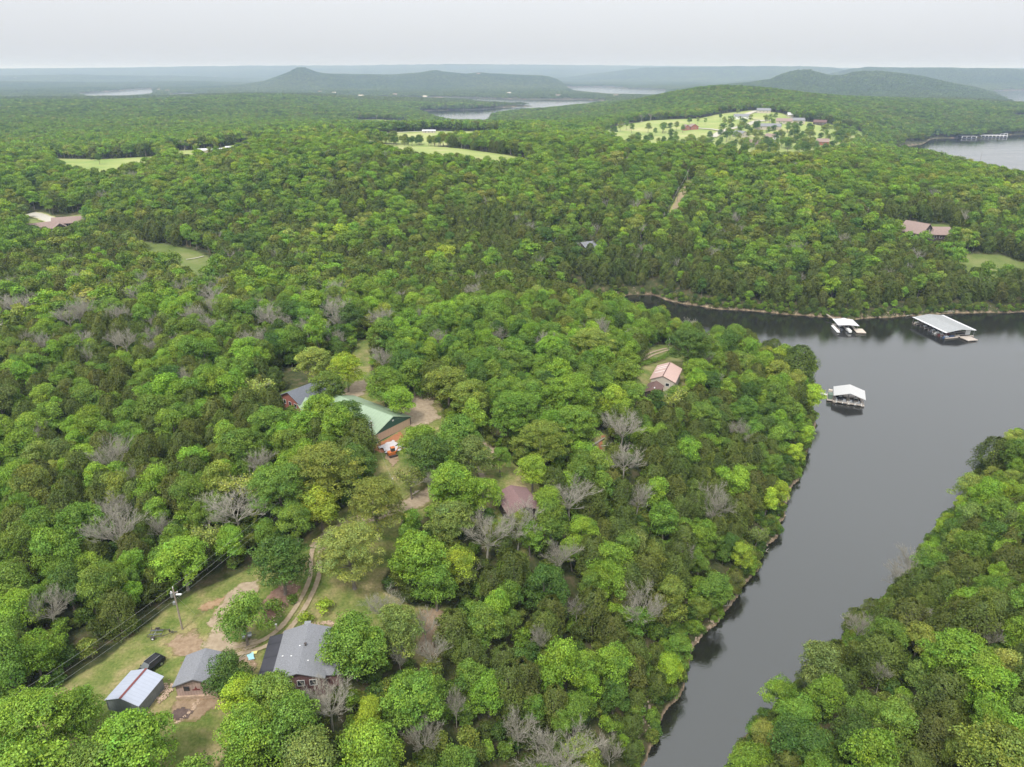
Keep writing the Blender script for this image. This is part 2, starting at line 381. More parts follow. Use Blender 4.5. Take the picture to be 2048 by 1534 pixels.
# ------------------------------------------------------------------ ground sheet (fan around the camera, finer near)
rr = np.concatenate([np.geomspace(8, 60, 40)[:-1], np.geomspace(60, 330, 330)[:-1], np.geomspace(330, 1600, 260)[:-1], np.geomspace(1600, 24000, 190)])
aa = np.radians(np.linspace(-62, 62, 560))
RR, AA = np.meshgrid(rr, aa, indexing='ij')
GX, GY = RR*np.sin(AA), RR*np.cos(AA)
GZ = height(GX, GY)
nr, na = GX.shape
idx = np.arange(nr*na).reshape(nr, na)
quads = np.stack([idx[:-1,:-1], idx[:-1,1:], idx[1:,1:], idx[1:,:-1]], -1).reshape(-1, 4)[:, ::-1]
gsd = clear_sd(GX, GY); wsd = -lake_sd(GX, GY)
cov = np.zeros((nr, na, 4), np.float32); cov[..., 3] = 1
edge = np.clip(RR/120., .8, 12)
cov[..., 0] = np.clip(.5+gsd/edge/2, 0, 1)                # grass
cov[..., 1] = np.clip(1.15-(GZ)/.8, 0, 1)*np.clip(1-wsd/np.clip(RR/60, 6, 40), 0, 1)      # shore rock
gmesh = mesh_np('ground', np.stack([GX, GY, GZ], -1).reshape(-1, 3), quads, [], smooth=True)
ca = gmesh.color_attributes.new('cover', 'FLOAT_COLOR', 'POINT'); ca.data.foreach_set('color', cov.reshape(-1))
def ground_material():
    m = bpy.data.materials.new('ground_cover'); m.use_nodes = True; nt = m.node_tree; N = nt.nodes; L = nt.links
    b = N['Principled BSDF']; b.inputs['Roughness'].default_value = .95; b.inputs['Specular IOR Level'].default_value = .15
    tc = N.new('ShaderNodeTexCoord')
    def nz(scale, det=6, rough=.65):
        n = N.new('ShaderNodeTexNoise'); n.inputs['Scale'].default_value = scale; n.inputs['Detail'].default_value = det; n.inputs['Roughness'].default_value = rough
        L.new(tc.outputs['Object'], n.inputs['Vector']); return n.outputs['Fac']
    def ramp(fac, stops):
        r = N.new('ShaderNodeValToRGB'); e = r.color_ramp.elements
        e[0].position, e[0].color = stops[0][0], (*stops[0][1], 1); e[1].position, e[1].color = stops[-1][0], (*stops[-1][1], 1)
        for p, c in stops[1:-1]:
            q = e.new(p); q.color = (*c, 1)
        L.new(fac, r.inputs[0]); return r.outputs[0]
    def mix(f, a, c):
        x = N.new('ShaderNodeMix'); x.data_type = 'RGBA'; L.new(f, x.inputs[0]); L.new(a, x.inputs[6]); L.new(c, x.inputs[7]); return x.outputs[2]
    def math_(op, a, c):
        x = N.new('ShaderNodeMath'); x.operation = op
        for k, q in enumerate((a, c)):
            if isinstance(q, (int, float)): x.inputs[k].default_value = q
            else: L.new(q, x.inputs[k])
        x.use_clamp = True; return x.outputs[0]
    at = N.new('ShaderNodeAttribute'); at.attribute_name = 'cover'; sp = N.new('ShaderNodeSeparateColor'); L.new(at.outputs['Color'], sp.inputs[0])
    floor_c = ramp(nz(.35), [(.35, (.035, .045, .016)), (.5, (.06, .07, .025)), (.68, (.13, .10, .06))])
    g1 = ramp(nz(.16, 5), [(.36, (.105, .16, .032)), (.48, (.19, .215, .065)), (.6, (.30, .26, .12)), (.72, (.38, .31, .18))])
    g2 = ramp(nz(2.2, 8), [(.3, (.55, .6, .5)), (.7, (1.25, 1.2, 1.2))])
    gm = N.new('ShaderNodeMix'); gm.data_type = 'RGBA'; gm.blend_type = 'MULTIPLY'; gm.inputs[0].default_value = .8; L.new(g1, gm.inputs[6]); L.new(g2, gm.inputs[7])
    # far meadows are an even, lighter green
    ln = N.new('ShaderNodeVectorMath'); ln.operation = 'LENGTH'; L.new(tc.outputs['Object'], ln.inputs[0])
    mr = N.new('ShaderNodeMapRange'); mr.inputs['From Min'].default_value = 200; mr.inputs['From Max'].default_value = 320; L.new(ln.outputs['Value'], mr.inputs['Value'])
    meadow = ramp(nz(.02, 5), [(.3, (.19, .27, .07)), (.5, (.28, .33, .105)), (.72, (.40, .38, .18))])
    glade = ramp(nz(.06, 6), [(.3, (.09, .13, .03)), (.5, (.14, .18, .05)), (.72, (.22, .22, .09))])
    mr2 = N.new('ShaderNodeMapRange'); mr2.inputs['From Min'].default_value = 520; mr2.inputs['From Max'].default_value = 640; L.new(ln.outputs['Value'], mr2.inputs['Value'])
    grass = mix(mr2.outputs[0], mix(mr.outputs[0], gm.outputs[2], glade), meadow)
    fac = math_('MULTIPLY', math_('SUBTRACT', math_('ADD', sp.outputs[0], math_('MULTIPLY', math_('SUBTRACT', nz(.5), .5), .9)), .35), 3.5)
    c = mix(fac, floor_c, grass)
    rock = ramp(nz(.7, 8), [(.35, (.10, .08, .05)), (.5, (.22, .165, .11)), (.68, (.38, .30, .21))])
    f2 = math_('MULTIPLY', math_('SUBTRACT', math_('ADD', sp.outputs[1], math_('MULTIPLY', math_('SUBTRACT', nz(.25), .5), 1.6)), .35), 3.)
    c = mix(f2, c, rock)
    L.new(c, b.inputs['Base Color'])
    bp = N.new('ShaderNodeBump'); bp.inputs['Distance'].default_value = .25; bp.inputs['Strength'].default_value = .8
    L.new(nz(1.3, 8), bp.inputs['Height']); L.new(bp.outputs[0], b.inputs['Normal'])
    return m
gmesh.materials.append(ground_material())
tag(link('ground', gmesh), kind='structure')

# ------------------------------------------------------------------ water
def water_material():
    m = bpy.data.materials.new('lake_water'); m.use_nodes = True; nt = m.node_tree; N = nt.nodes; L = nt.links
    b = N['Principled BSDF']; b.inputs['Base Color'].default_value = (.016, .016, .013, 1)
    b.inputs['Roughness'].default_value = .16; b.inputs['Specular Tint'].default_value = (.975, 1, .96, 1); b.inputs['IOR'].default_value = 2.1; b.inputs['Specular IOR Level'].default_value = .5
    tc = N.new('ShaderNodeTexCoord')
    n = N.new('ShaderNodeTexNoise'); n.inputs['Scale'].default_value = 1.4; n.inputs['Detail'].default_value = 3
    mp = N.new('ShaderNodeMapping'); mp.inputs['Scale'].default_value = (1, 1.8, 1); mp.inputs['Rotation'].default_value = (0, 0, .4)
    L.new(tc.outputs['Object'], mp.inputs[0]); L.new(mp.outputs[0], n.inputs['Vector'])
    bp = N.new('ShaderNodeBump'); bp.inputs['Strength'].default_value = .22; bp.inputs['Distance'].default_value = .08
    L.new(n.outputs['Fac'], bp.inputs['Height']); L.new(bp.outputs[0], b.inputs['Normal'])
    n2 = N.new('ShaderNodeTexNoise'); n2.inputs['Scale'].default_value = .018; n2.inputs['Detail'].default_value = 4
    mp2 = N.new('ShaderNodeMapping'); mp2.inputs['Scale'].default_value = (1, 3, 1); mp2.inputs['Rotation'].default_value = (0, 0, -.15)
    L.new(tc.outputs['Object'], mp2.inputs[0]); L.new(mp2.outputs[0], n2.inputs['Vector'])
    mr = N.new('ShaderNodeMapRange'); mr.inputs['From Min'].default_value = .35; mr.inputs['From Max'].default_value = .65
    mr.inputs['To Min'].default_value = .04; mr.inputs['To Max'].default_value = .13
    L.new(n2.outputs['Fac'], mr.inputs['Value']); L.new(mr.outputs[0], b.inputs['Roughness'])
    return m
M_WATER = water_material()
tag(link('water', mesh_np('water', [(-16000,-200,0),(16000,-200,0),(16000,16000,0),(-16000,16000,0)], [(0,1,2,3)], [M_WATER])), kind='structure')

# ------------------------------------------------------------------ tree meshes
def sph(n, up=None):
    v = RNG.normal(size=(n, 3)); v /= np.linalg.norm(v, axis=1)[:, None]
    if up is not None:
        k = v[:, 2] < up; v[k, 2] = np.abs(v[k, 2])*.6
        v /= np.linalg.norm(v, axis=1)[:, None]
    return v
def cards(P, Nn, size, aspect=.75, jit=.55):
    """leaf sprays: one bent four-cornered leaf cluster per point, facing roughly along Nn"""
    n = len(P)
    Nn = Nn+jit*RNG.normal(size=(n, 3)); Nn /= np.linalg.norm(Nn, axis=1)[:, None]
    t = RNG.normal(size=(n, 3)); a = np.cross(Nn, t); a /= np.linalg.norm(a, axis=1)[:, None]+1e-9; b = np.cross(Nn, a)
    s = (np.ones(n)*size)[:, None]*RNG.uniform(.6, 1.35, (n, 1))
    bend = Nn*s*.35
    V = np.stack([P-a*s*.5-bend*.5, P-b*s*.5*aspect+bend*.3, P+a*s*.5-bend*.5, P+b*s*.5*aspect+bend*.3], 1).reshape(-1, 3)
    return V, np.arange(4*n).reshape(n, 4)
def leaf_colors(P, grp, warm=.16, amt=.2):
    n = len(P)
    g = 1+amt*.7*RNG.normal(size=(grp.max()+1,))[grp]
    l = np.clip(g*(1+amt*RNG.normal(size=n)), .45, 1.7)
    w = warm*RNG.normal(size=n)*.5+warm*.5*RNG.normal(size=(grp.max()+1,))[grp]
    c = np.stack([l*(1+w), l*(1+.3*w), l*(1-w*.6), np.ones(n)], 1)
    return np.clip(c, .2, 2)
def trunk_np(h, r0, r1, limbs, n=6, lean=.05):
    """tapered trunk with limbs; returns V,F quads"""
    V = []; Fq = []
    def seg(path, rads):
        b = len(V)
        for p, r in zip(path, rads):
            for j in range(n):
                t = 2*math.pi*j/n; V.append((p[0]+r*math.cos(t), p[1]+r*math.sin(t), p[2]))
        for i in range(len(path)-1):
            for j in range(n): Fq.append((b+i*n+j, b+i*n+(j+1) % n, b+(i+1)*n+(j+1) % n, b+(i+1)*n+j))
    lx, ly = rnd.uniform(-lean, lean), rnd.uniform(-lean, lean)
    path = [(lx*h*t+rnd.uniform(-.06, .06), ly*h*t+rnd.uniform(-.06, .06), h*t) for t in (0, .04, .3, .6, 1)]
    seg(path, [r0*1.4, r0, r0*.85, r0*.65, r1])
    for i in range(limbs):
        t = rnd.uniform(.45, .95); a = rnd.uniform(0, 6.28); L = rnd.uniform(.25, .45)*h*(1.2-t*.5)
        p0 = Vector((lx*h*t, ly*h*t, h*t)); d = Vector((math.cos(a), math.sin(a), rnd.uniform(.5, 1.2))).normalized()
        seg([p0, p0+d*L*.5, p0+d*L+Vector((0, 0, .1*L))], [r0*.4, r0*.28, r0*.08])
    return np.array(V), np.array(Fq)
def crown_lobed(Rc, Hc, z0, nl, lr, dens, size, flat=.8, irregular=.25, sides=True):
    """crown made of many leafy lobes spread over and inside an uneven dome. z0: bottom of crown"""
    cz = z0+Hc*.42
    d = sph(nl, None); d[:, 2] = np.where(d[:, 2] < -.45, -d[:, 2], d[:, 2])
    ph = RNG.uniform(0, 6.28, 3)
    az = np.arctan2(d[:, 1], d[:, 0])
    rad = 1+irregular*(np.sin(az*2+ph[0])*.6+np.sin(az*3+ph[1])*.5+RNG.normal(size=nl)*.35)
    k = RNG.uniform(.62, .95, nl)
    cen = np.stack([d[:, 0]*(Rc-lr*.6)*rad*k, d[:, 1]*(Rc-lr*.6)*rad*k, cz+d[:, 2]*(Hc*.5-lr*.3)*np.where(d[:, 2] > 0, 1.08, .8)*(k*.3+.7)], 1)
    # inner filling lobes
    ni = max(3, nl//5); ci = RNG.normal(size=(ni, 3))*np.array([Rc*.3, Rc*.3, Hc*.14])+np.array([0, 0, cz]); cen = np.vstack([cen, ci])
    Ps = []; Ns = []; gr = []
    for i, c in enumerate(cen):
        r = lr*RNG.uniform(.65, 1.3)
        n = max(3, int(dens*r*r*4))
        v = sph(n, -.35)
        v2 = v*np.array([1, 1, flat])
        bump = 1+.14*np.sin(v[:, 0]*5+i)+.12*np.sin(v[:, 1]*6+i*2)
        Ps.append(c+v2*r*(bump*RNG.uniform(.75, 1.08, n))[:, None]); Ns.append(v+np.array([0, 0, .35])); gr.append(np.full(n, i))
    P = np.vstack(Ps); Nn = np.vstack(Ns); g = np.concatenate(gr)
    V, Fq = cards(P, Nn, size)
    return V, Fq, leaf_colors(P, g)
def crown_cedar(Rc, Hc, z0, n, size):
    """dense pointed, feathery evergreen"""
    t = RNG.uniform(0, 1, n)**.85
    prof = np.sqrt(np.clip(1-np.abs((t-.36)/.66)**2.2, 0, 1))
    a = RNG.uniform(0, 6.28, n)
    ph = RNG.uniform(0, 6.28, 4)
    lump = 1+.16*np.sin(a*3+t*9+ph[0])+.14*np.sin(a*5-t*13+ph[1])
    r = Rc*prof*lump*RNG.uniform(.7, 1.05, n)
    P = np.stack([r*np.cos(a), r*np.sin(a), z0+Hc*t+RNG.normal(size=n)*.15], 1)
    Nn = np.stack([np.cos(a), np.sin(a), .4+1.3*t], 1)
    V, Fq = cards(P, Nn, size, .6, .6)
    g = (np.floor(a/6.29*6)+6*np.floor(t*5)).astype(int)
    return V, Fq, leaf_colors(P, g, .1, .2)
def bare_np(Rc, h, levels=4, seed=0, first=5, thin=1.0, spread=1.0):
    """leafless branching crown as thin three-sided limbs: trunk and crown separately"""
    r_ = random.Random(seed); T = ([], []); B = ([], [])
    def seg(S, a, b, ra, rb, n=3):
        V, Fq = S; d = (b-a).normalized(); u = d.cross(Vector((.3, .2, 1))).normalized(); w = d.cross(u); k = len(V)
        for p, r in ((a, ra), (b, rb)):
            for j in range(n):
                t = 6.283*j/n; V.append(tuple(p+(u*math.cos(t)+w*math.sin(t))*r))
        for j in range(n): Fq.append((k+j, k+(j+1) % n, k+n+(j+1) % n, k+n+j))
    def grow(p, d, L, r, lv):
        q = p
        for s in range(2):
            d = (d+Vector((r_.uniform(-.25, .25), r_.uniform(-.25, .25), r_.uniform(-.1, .16)))).normalized()
            q2 = q+d*L*.5; seg(B, q, q2, r, r*.72); q = q2; r *= .72
            if lv > 0:
                for k in range(3 if lv > 1 else 4):
                    dd = (d+Vector((r_.uniform(-.9, .9), r_.uniform(-.9, .9), r_.uniform(-.3, .7)))).normalized()
                    grow(q, dd, L*r_.uniform(.46, .66), max(r*.6, .012), lv-1)
    top = Vector((r_.uniform(-.4, .4), r_.uniform(-.4, .4), h*.42))
    seg(T, Vector((0, 0, 0)), top*.5, .2*thin, .16*thin, 6); seg(T, top*.5, top, .16*thin, .12*thin, 6)
    for i in range(first):
        a = 6.283*i/first+r_.uniform(-.3, .3)
        d = Vector((math.cos(a)*.8*spread, math.sin(a)*.8*spread, r_.uniform(.5, 1.3))).normalized()
        grow(top-Vector((0, 0, r_.uniform(0, h*.12))), d, Rc*r_.uniform(.62, .85), .075*thin, levels-1)
    return [np.array(q) for q in T]+[np.array(q) for q in B]
def joined(parts):
    V = []; Fq = []; mi = []; ca = []; b = 0
    for v, f, m, c in parts:
        V.append(v); Fq.append(f+b); b += len(v); mi.append(np.full(len(f), m)); ca.append(c if c is not None else np.ones((len(f), 4)))
    return np.vstack(V), np.vstack(Fq), np.concatenate(mi), np.vstack(ca)

# near forms (crown, trunk as separate meshes); base size: crown radius 3.4, height 11
CROWN = {'giant': [], 'big': [], 'broad': [], 'cedar': [], 'bare': [], 'thin': [], 'shrub': []}; TRUNK = {k: [] for k in CROWN}
BASE = {'broad': (3.4, 11.), 'cedar': (2.5, 9.2), 'bare': (3.4, 9.6), 'thin': (3.2, 10.), 'shrub': (1.6, 2.4)}
for k in range(7):
    v, f, c = crown_lobed(3.4, 9.0+rnd.uniform(-.6, .6), 1.8, [34, 42, 50, 60, 38, 46, 54][k], [1.25, 1.1, 1.0, .92, 1.2, 1.05, .95][k], 48, .215, irregular=[.24, .34, .2, .38, .28, .4, .22][k])
    CROWN['broad'].append(mesh_np('crown', v, f, [M_LEAF], face_attr=c))
    v, f = trunk_np(7.2, .24, .1, 7); TRUNK['broad'].append(mesh_np('trunk', v, f, [M_BARK]))
for k in range(4):
    v, f, c = crown_lobed(3.4, 8.8+rnd.uniform(-.5, .5), 1.9, [110, 130, 95, 120][k], [.72, .66, .8, .7][k], 62, .185, irregular=[.16, .24, .2, .28][k])
    CROWN['big'].append(mesh_np('crown', v, f, [M_LEAF], face_attr=c))
    v, f = trunk_np(7.2, .2, .08, 8); TRUNK['big'].append(mesh_np('trunk', v, f, [M_BARK]))
for k in range(2):
    v, f, c = crown_lobed(3.4, 8.6, 2.0, 210, .5, 120, .125, irregular=[.22, .3][k])
    CROWN['giant'].append(mesh_np('crown', v, f, [M_LEAF], face_attr=c))
    v, f = trunk_np(7.2, .2, .08, 9); TRUNK['giant'].append(mesh_np('trunk', v, f, [M_BARK]))
for k in range(4):
    v, f, c = crown_cedar(2.6, 8.2, .5, 6500, .25)
    CROWN['cedar'].append(mesh_np('crown', v, f, [M_LEAF], face_attr=c))
    v, f = trunk_np(6.5, .17, .05, 3); TRUNK['cedar'].append(mesh_np('trunk', v, f, [M_BARK]))
for k in range(5):
    tv, tf, bv, bf = bare_np(3.6, 9.6, 4, seed=20+k, first=9+k % 2, thin=1.)
    CROWN['bare'].append(mesh_np('crown', bv, bf, [M_DEAD])); TRUNK['bare'].append(mesh_np('trunk', tv, tf, [M_DEAD]))
for k in range(3):
    tv, tf, bv, bf = bare_np(3.3, 9.6, 3, seed=50+k, first=6)
    ends = bv[RNG.integers(len(bv)//3, len(bv), 1500)]+RNG.normal(size=(1500, 3))*.35
    v, f = cards(ends, sph(1500), .3); c = leaf_colors(ends, (np.arange(1500) % 12))
    V, Fq, mi, ca_ = joined([(bv, bf, 1, None), (v, f, 0, c)])
    CROWN['thin'].append(mesh_np('crown', V, Fq, [M_LEAF, M_DEAD], mi, ca_)); TRUNK['thin'].append(mesh_np('trunk', tv, tf, [M_BARK]))
for k in range(2):
    v, f, c = crown_lobed(1.6, 2.5, .0, 16, .6, 30, .22); CROWN['shrub'].append(mesh_np('crown', v, f, [M_LEAF], face_attr=c))
    v, f = trunk_np(1.2, .06, .03, 4); TRUNK['shrub'].append(mesh_np('trunk', v, f, [M_BARK]))

# forms for the wood beyond the single trees (one object, instanced)
proto = bpy.data.collections.new('wood_forms'); PF = {}
def add_form(kind, lod, V, Fq, mi, cc):
    n = len(proto.objects); o = bpy.data.objects.new('wood_form_%03d' % n, mesh_np('wood_form', V, Fq, [M_LEAF, M_BARK, M_DEAD], mi, cc))
    proto.objects.link(o); PF.setdefault((kind, lod), []).append(n)
for lod, (dens, size, nb) in enumerate([(36, .25, 5), (10.5, .46, 5), (3.4, .80, 4)]):
    for k in range(nb):
        v, f, c = crown_lobed(3.4, 8.8, 1.9, [40, 32, 20][lod], [1.1, 1.2, 1.4][lod], dens, size, irregular=.32)
        tv, tf = trunk_np(7, .22, .1, [5, 2, 0][lod], n=[5, 4, 3][lod]); add_form('broad', lod, *joined([(v, f, 0, c), (tv, tf, 1, None)]))
    for k in range([3, 3, 2][lod]):
        v, f, c = crown_cedar(2.6, 8.2, .5, [4800, 1700, 500][lod], [.29, .50, .9][lod]); add_form('cedar', lod, v, f, np.zeros(len(f), int), c)
    for k in range(2):
        tv, tf, bv, bf = bare_np(3.5, 9.6, 4 if lod == 0 else 3, seed=80+k+lod*5, first=9, thin=[1, 1.3, 2.][lod]); add_form('bare', lod, *joined([(bv, bf, 2, None), (tv, tf, 2, None)]))
for k in range(4):      # distant cover: a 60 m piece of closed canopy made of separate crowns
    Vs = []; 
    for i in range(6):
        for j in range(6):
            x, y = (i-2.5)*10+rnd.uniform(-3, 3), (j-2.5)*10+rnd.uniform(-3, 3); s = rnd.uniform(1.2, 1.75)
            n = 34; p = sph(n, -.1); q = p*np.array([3.6*s, 3.6*s, 3.4*s])+np.array([x, y, 6+rnd.uniform(-1, 1.5)])
            v, f = cards(q, p, 3.0, .9, .35); Vs.append((v, f, 0, leaf_colors(q, np.zeros(n, int))*np.array([*(rnd.uniform(.7, 1.3),)*3, 1])))
    add_form('patch', 3, *joined(Vs))

# ------------------------------------------------------------------ tints (leaf albedo)
TINT = {k: (v[0]*1.62, v[1]*1.69, v[2]*.95) for k, v in {'mid green': (.105, .165, .040), 'bright green': (.135, .210, .040), 'yellow-green': (.20, .265, .045), 'deep green': (.062, .108, .033),
        'grey-green': (.118, .150, .060), 'pale olive-green': (.19, .22, .080), 'olive-green': (.135, .165, .048),
        'dark olive': (.068, .090, .027), 'brownish olive': (.078, .092, .029)}.items()}
def tone_of(kind, x, y, r1, r2):
    """tone name for a tree: patches of like trees in the wood"""
    n1 = float(noise(x/38., y/38., 61))
    if kind == 'cedar': return 'brownish olive' if r1 < .35 else 'dark olive'
    v = .55*r1+.45*n1
    if v < .24: return 'deep green'
    if v < .50: return 'mid green'
    if v < .66: return 'bright green'
    if v < .74: return 'olive-green'
    if v < .80: return 'grey-green'
    if v < .88: return 'pale olive-green'
    return 'yellow-green'
def cedar_fraction(x, y, px, py):
    n = fbm(x/55., y/55., 71, 2)
    base = np.full(np.shape(x), .18)
    left = (px < 560) & (py > 640); base = np.where(left, .50, base)
    base = np.where((px > 700) & (py > 410) & (py < 600), .55, base)
    base = np.where((px < 700) & (py > 440) & (py < 560), .5, base)
    base = np.where((px > 1500) & (py > 820), .36, base)
    base = np.where((px > 1250) & (px < 1600) & (py > 620) & (py < 1150), .25, base)
    base = np.where((px > 560) & (px < 1250) & (py > 600) & (py < 1000), .06, base)
    base = np.where(py < 400, .10, base)
    return np.clip(base+(n-.5)*1.1, 0.01, .85)

# ------------------------------------------------------------------ trees placed from the photograph (crown centre pixel, crown radius px)
hand = [  # px, py, radius px, kind, tone
 (560,1118,57,'broad','deep green'),(485,1230,45,'broad','mid green'),(700,1098,66,'broad','pale olive-green'),(752,1005,62,'broad','olive-green'),
 (835,1112,58,'broad','bright green'),(915,1130,36,'broad','yellow-green'),(870,1165,40,'broad','mid green'),(708,1282,66,'broad','mid green'),(800,1255,48,'broad','grey-green'),
 (900,1035,44,'broad','grey-green'),(825,1395,60,'broad','mid green'),(737,1425,28,'broad','yellow-green'),(748,1485,28,'broad','bright green'),
 (60,1455,92,'broad','bright green'),(150,1432,52,'broad','bright green'),(262,1492,82,'broad','bright green'),(190,1530,70,'broad','mid green'),(20,1530,70,'broad','bright green'),
 (452,1350,42,'broad','deep green'),(482,1392,40,'broad','yellow-green'),(545,1395,56,'broad','mid green'),(500,1470,66,'broad','bright green'),(590,1450,60,'broad','mid green'),(620,1520,60,'broad','grey-green'),
 (362,1115,50,'broad','bright green'),(460,1082,30,'broad','bright green'),(420,1050,36,'thin','pale olive-green'),
 (650,940,70,'broad','olive-green'),(560,975,60,'broad','mid green'),(712,925,36,'broad','deep green'),(640,1010,36,'broad','yellow-green'),(590,1040,34,'broad','mid green'),
 (838,880,38,'broad','bright green'),(862,905,48,'broad','deep green'),(915,868,46,'broad','mid green'),(895,905,42,'broad','mid green'),
 (945,905,42,'broad','grey-green'),(905,965,52,'broad','bright green'),(968,985,32,'broad','bright green'),
 (1028,822,50,'broad','mid green'),(1140,790,58,'broad','bright green'),(1085,880,50,'broad','olive-green'),(1065,940,30,'broad','yellow-green'),(1150,850,50,'broad','mid green'),
 (1185,690,44,'broad','pale olive-green'),(692,735,34,'broad','yellow-green'),(628,722,36,'broad','pale olive-green'),(770,765,40,'broad','mid green'),(800,800,30,'broad','bright green'),
 (690,832,40,'broad','deep green'),(640,822,40,'broad','bright green'),(655,770,34,'broad','mid green'),(718,870,30,'cedar','dark olive'),(705,900,28,'cedar','dark olive'),
 (1340,780,34,'thin','pale olive-green'),(1395,738,28,'broad','bright green'),(1350,793,22,'broad','mid green'),(1312,800,20,'broad','deep green'),(1415,765,30,'broad','deep green'),(1380,690,46,'broad','deep green'),(1250,745,34,'broad','mid green'),(1230,800,30,'broad','yellow-green'),(1265,790,30,'broad','mid green'),
 (895,765,42,'broad','olive-green'),(940,790,40,'broad','olive-green'),(870,748,26,'cedar','dark olive'),(510,760,38,'thin','pale olive-green'),
 (90,1200,36,'bare',''),(655,1385,44,'bare',''),(600,1395,30,'bare',''),(1035,1030,40,'bare',''),(972,1050,46,'bare',''),(1140,975,42,'bare',''),(1245,840,36,'bare',''),(1250,908,34,'bare',''),
 (1275,982,28,'bare',''),(850,1235,24,'bare',''),(865,1288,26,'bare',''),(765,1198,30,'bare',''),(478,950,44,'thin','pale olive-green'),(225,1000,34,'bare',''),(1120,1095,30,'bare',''),
 (1037,1440,30,'bare',''),(846,1462,30,'bare',''),(911,1396,20,'bare',''),(1153,1205,20,'bare',''),(799,1300,16,'bare',''),(1222,1493,24,'bare',''),(1080,1265,18,'bare',''),
 (820,945,30,'thin','grey-green'),(865,948,20,'bare',''),(1720,1238,26,'bare',''),(1767,1332,16,'bare',''),(1990,1259,18,'bare',''),
 (1427,755,18,'bare',''),(1476,850,18,'bare',''),(1580,1115,20,'thin','grey-green'),(935,1128,30,'thin','grey-green'),
 (510,670,30,'bare',''),(415,640,24,'bare',''),(248,672,22,'bare',''),(28,600,30,'bare',''),(135,620,26,'bare',''),(758,626,24,'bare',''),(990,662,22,'bare',''),(640,650,20,'bare',''),(560,640,20,'bare',''),(765,705,22,'bare',''),(318,1040,20,'bare',''),
 (650,1208,18,'shrub','yellow-green'),(612,1235,16,'shrub','yellow-green'),(549,1212,20,'shrub','mid green'),(583,1198,12,'shrub','mid green'),(1000,915,20,'broad','mid green'),
 (1425,1180,34,'broad','mid green'),(1098,1003,34,'broad','bright green'),(1060,1068,26,'broad','mid green'),(995,1075,26,'broad','grey-green'),(1010,1060,20,'broad','bright green'),(1042,1046,24,'broad','olive-green'),(1500,1135,22,'broad','yellow-green'),(1590,1010,20,'broad','yellow-green'),(1350,1355,26,'broad','yellow-green'),(1372,1380,18,'broad','yellow-green'),(1395,1330,26,'broad','mid green'),
 (1640,738,18,'broad','yellow-green'),(1600,720,30,'cedar','dark olive'),(1640,800,26,'broad','yellow-green'),(1560,1390,34,'broad','bright green'),(1600,1430,38,'broad','mid green'),(1655,1390,36,'broad','bright green'),
 (1530,1470,26,'broad','pale olive-green'),(1495,1525,40,'broad','bright green'),(1940,975,28,'broad','pale olive-green'),(1990,905,30,'cedar','dark olive'),
]
TR = []   # x, y, z, kind, tone, sxy, sz, rot
def place_hand(px, py, rp, kind, tone):
    Rb, Hb = BASE[kind]
    hh = 9. if kind != 'shrub' else 2.; fz = .72 if kind in ('bare', 'thin') else .5 if kind == 'shrub' else .60
    for _ in range(3):
        dz = hh*fz
        x, y = G(px, py, dz)
        z = H1(x, y); dep = project(x, y, z+dz)[2]
        Rw = rp*float(dep)/F_PX
        hh = {'broad': 4.6+Rw*1.7, 'cedar': 5+Rw*1.9, 'bare': 6.5+Rw*1.5, 'thin': 4.5+Rw*1.6, 'shrub': Rw*1.5}[kind]
    TR.append((x, y, z-.1, kind, tone, Rw/Rb, hh/Hb, rnd.uniform(0, 6.28), True))
for h_ in hand: place_hand(*h_)
for i, t in enumerate(TR):           # a tree drawn over the water stands on the bank beside it
    x0, y0 = t[0], t[1]
    for _ in range(16):
        g0 = float(lake_sd(np.array([x0]), np.array([y0]))[0])
        if g0 < -1.3 or g0 < -500: break
        gx_ = float(lake_sd(np.array([x0+1]), np.array([y0]))[0])-g0; gy_ = float(lake_sd(np.array([x0]), np.array([y0+1]))[0])-g0; q = math.hypot(gx_, gy_)+1e-6
        x0 -= gx_/q*.8; y0 -= gy_/q*.8
    TR[i] = (x0, y0, H1(x0, y0)-.1, *t[3:5], t[5]*1.08, t[6], *t[7:])
HX = np.array([(t[0], t[1], t[5]*BASE[t[3]][0]) for t in TR])

# footprints that trees keep clear of: filled by the buildings below
KEEP = [(-58.3,82.9,6),(-49.4,86.3,6.5),(-34,89.5,9.5),(-57.6,88.6,4),(-39.5,177.5,14),(-34,166,10),(-62,205,11),(1.8,135,8),(50.6,217.2,9.5),(-58.2,98.3,2),(-35.9,162.4,2)]
for (px, py) in [(90,452),(143,440),(1182,476),(1832,462),(1871,464),(115,446)]:
    gx, gy = G(px, py, 4); q = math.hypot(gx, gy)
    for k in ((11,) if px in (1182,) else (10, 19)): KEEP.append((gx*(1-k/q), gy*(1-k/q), 5 if px == 1182 else 8))
gx, gy = G(612, 775, 3); KEEP.append((gx, gy, 10)); KEEP.append((gx+1, gy-9, 7))
for (px, py, rad) in [(95,450,22),(145,440,18),(1183,474,9),(1830,462,16),(1870,465,16),(1305,782,5),(1337,712,3)]:
    KEEP.append((*G(px, py), rad))

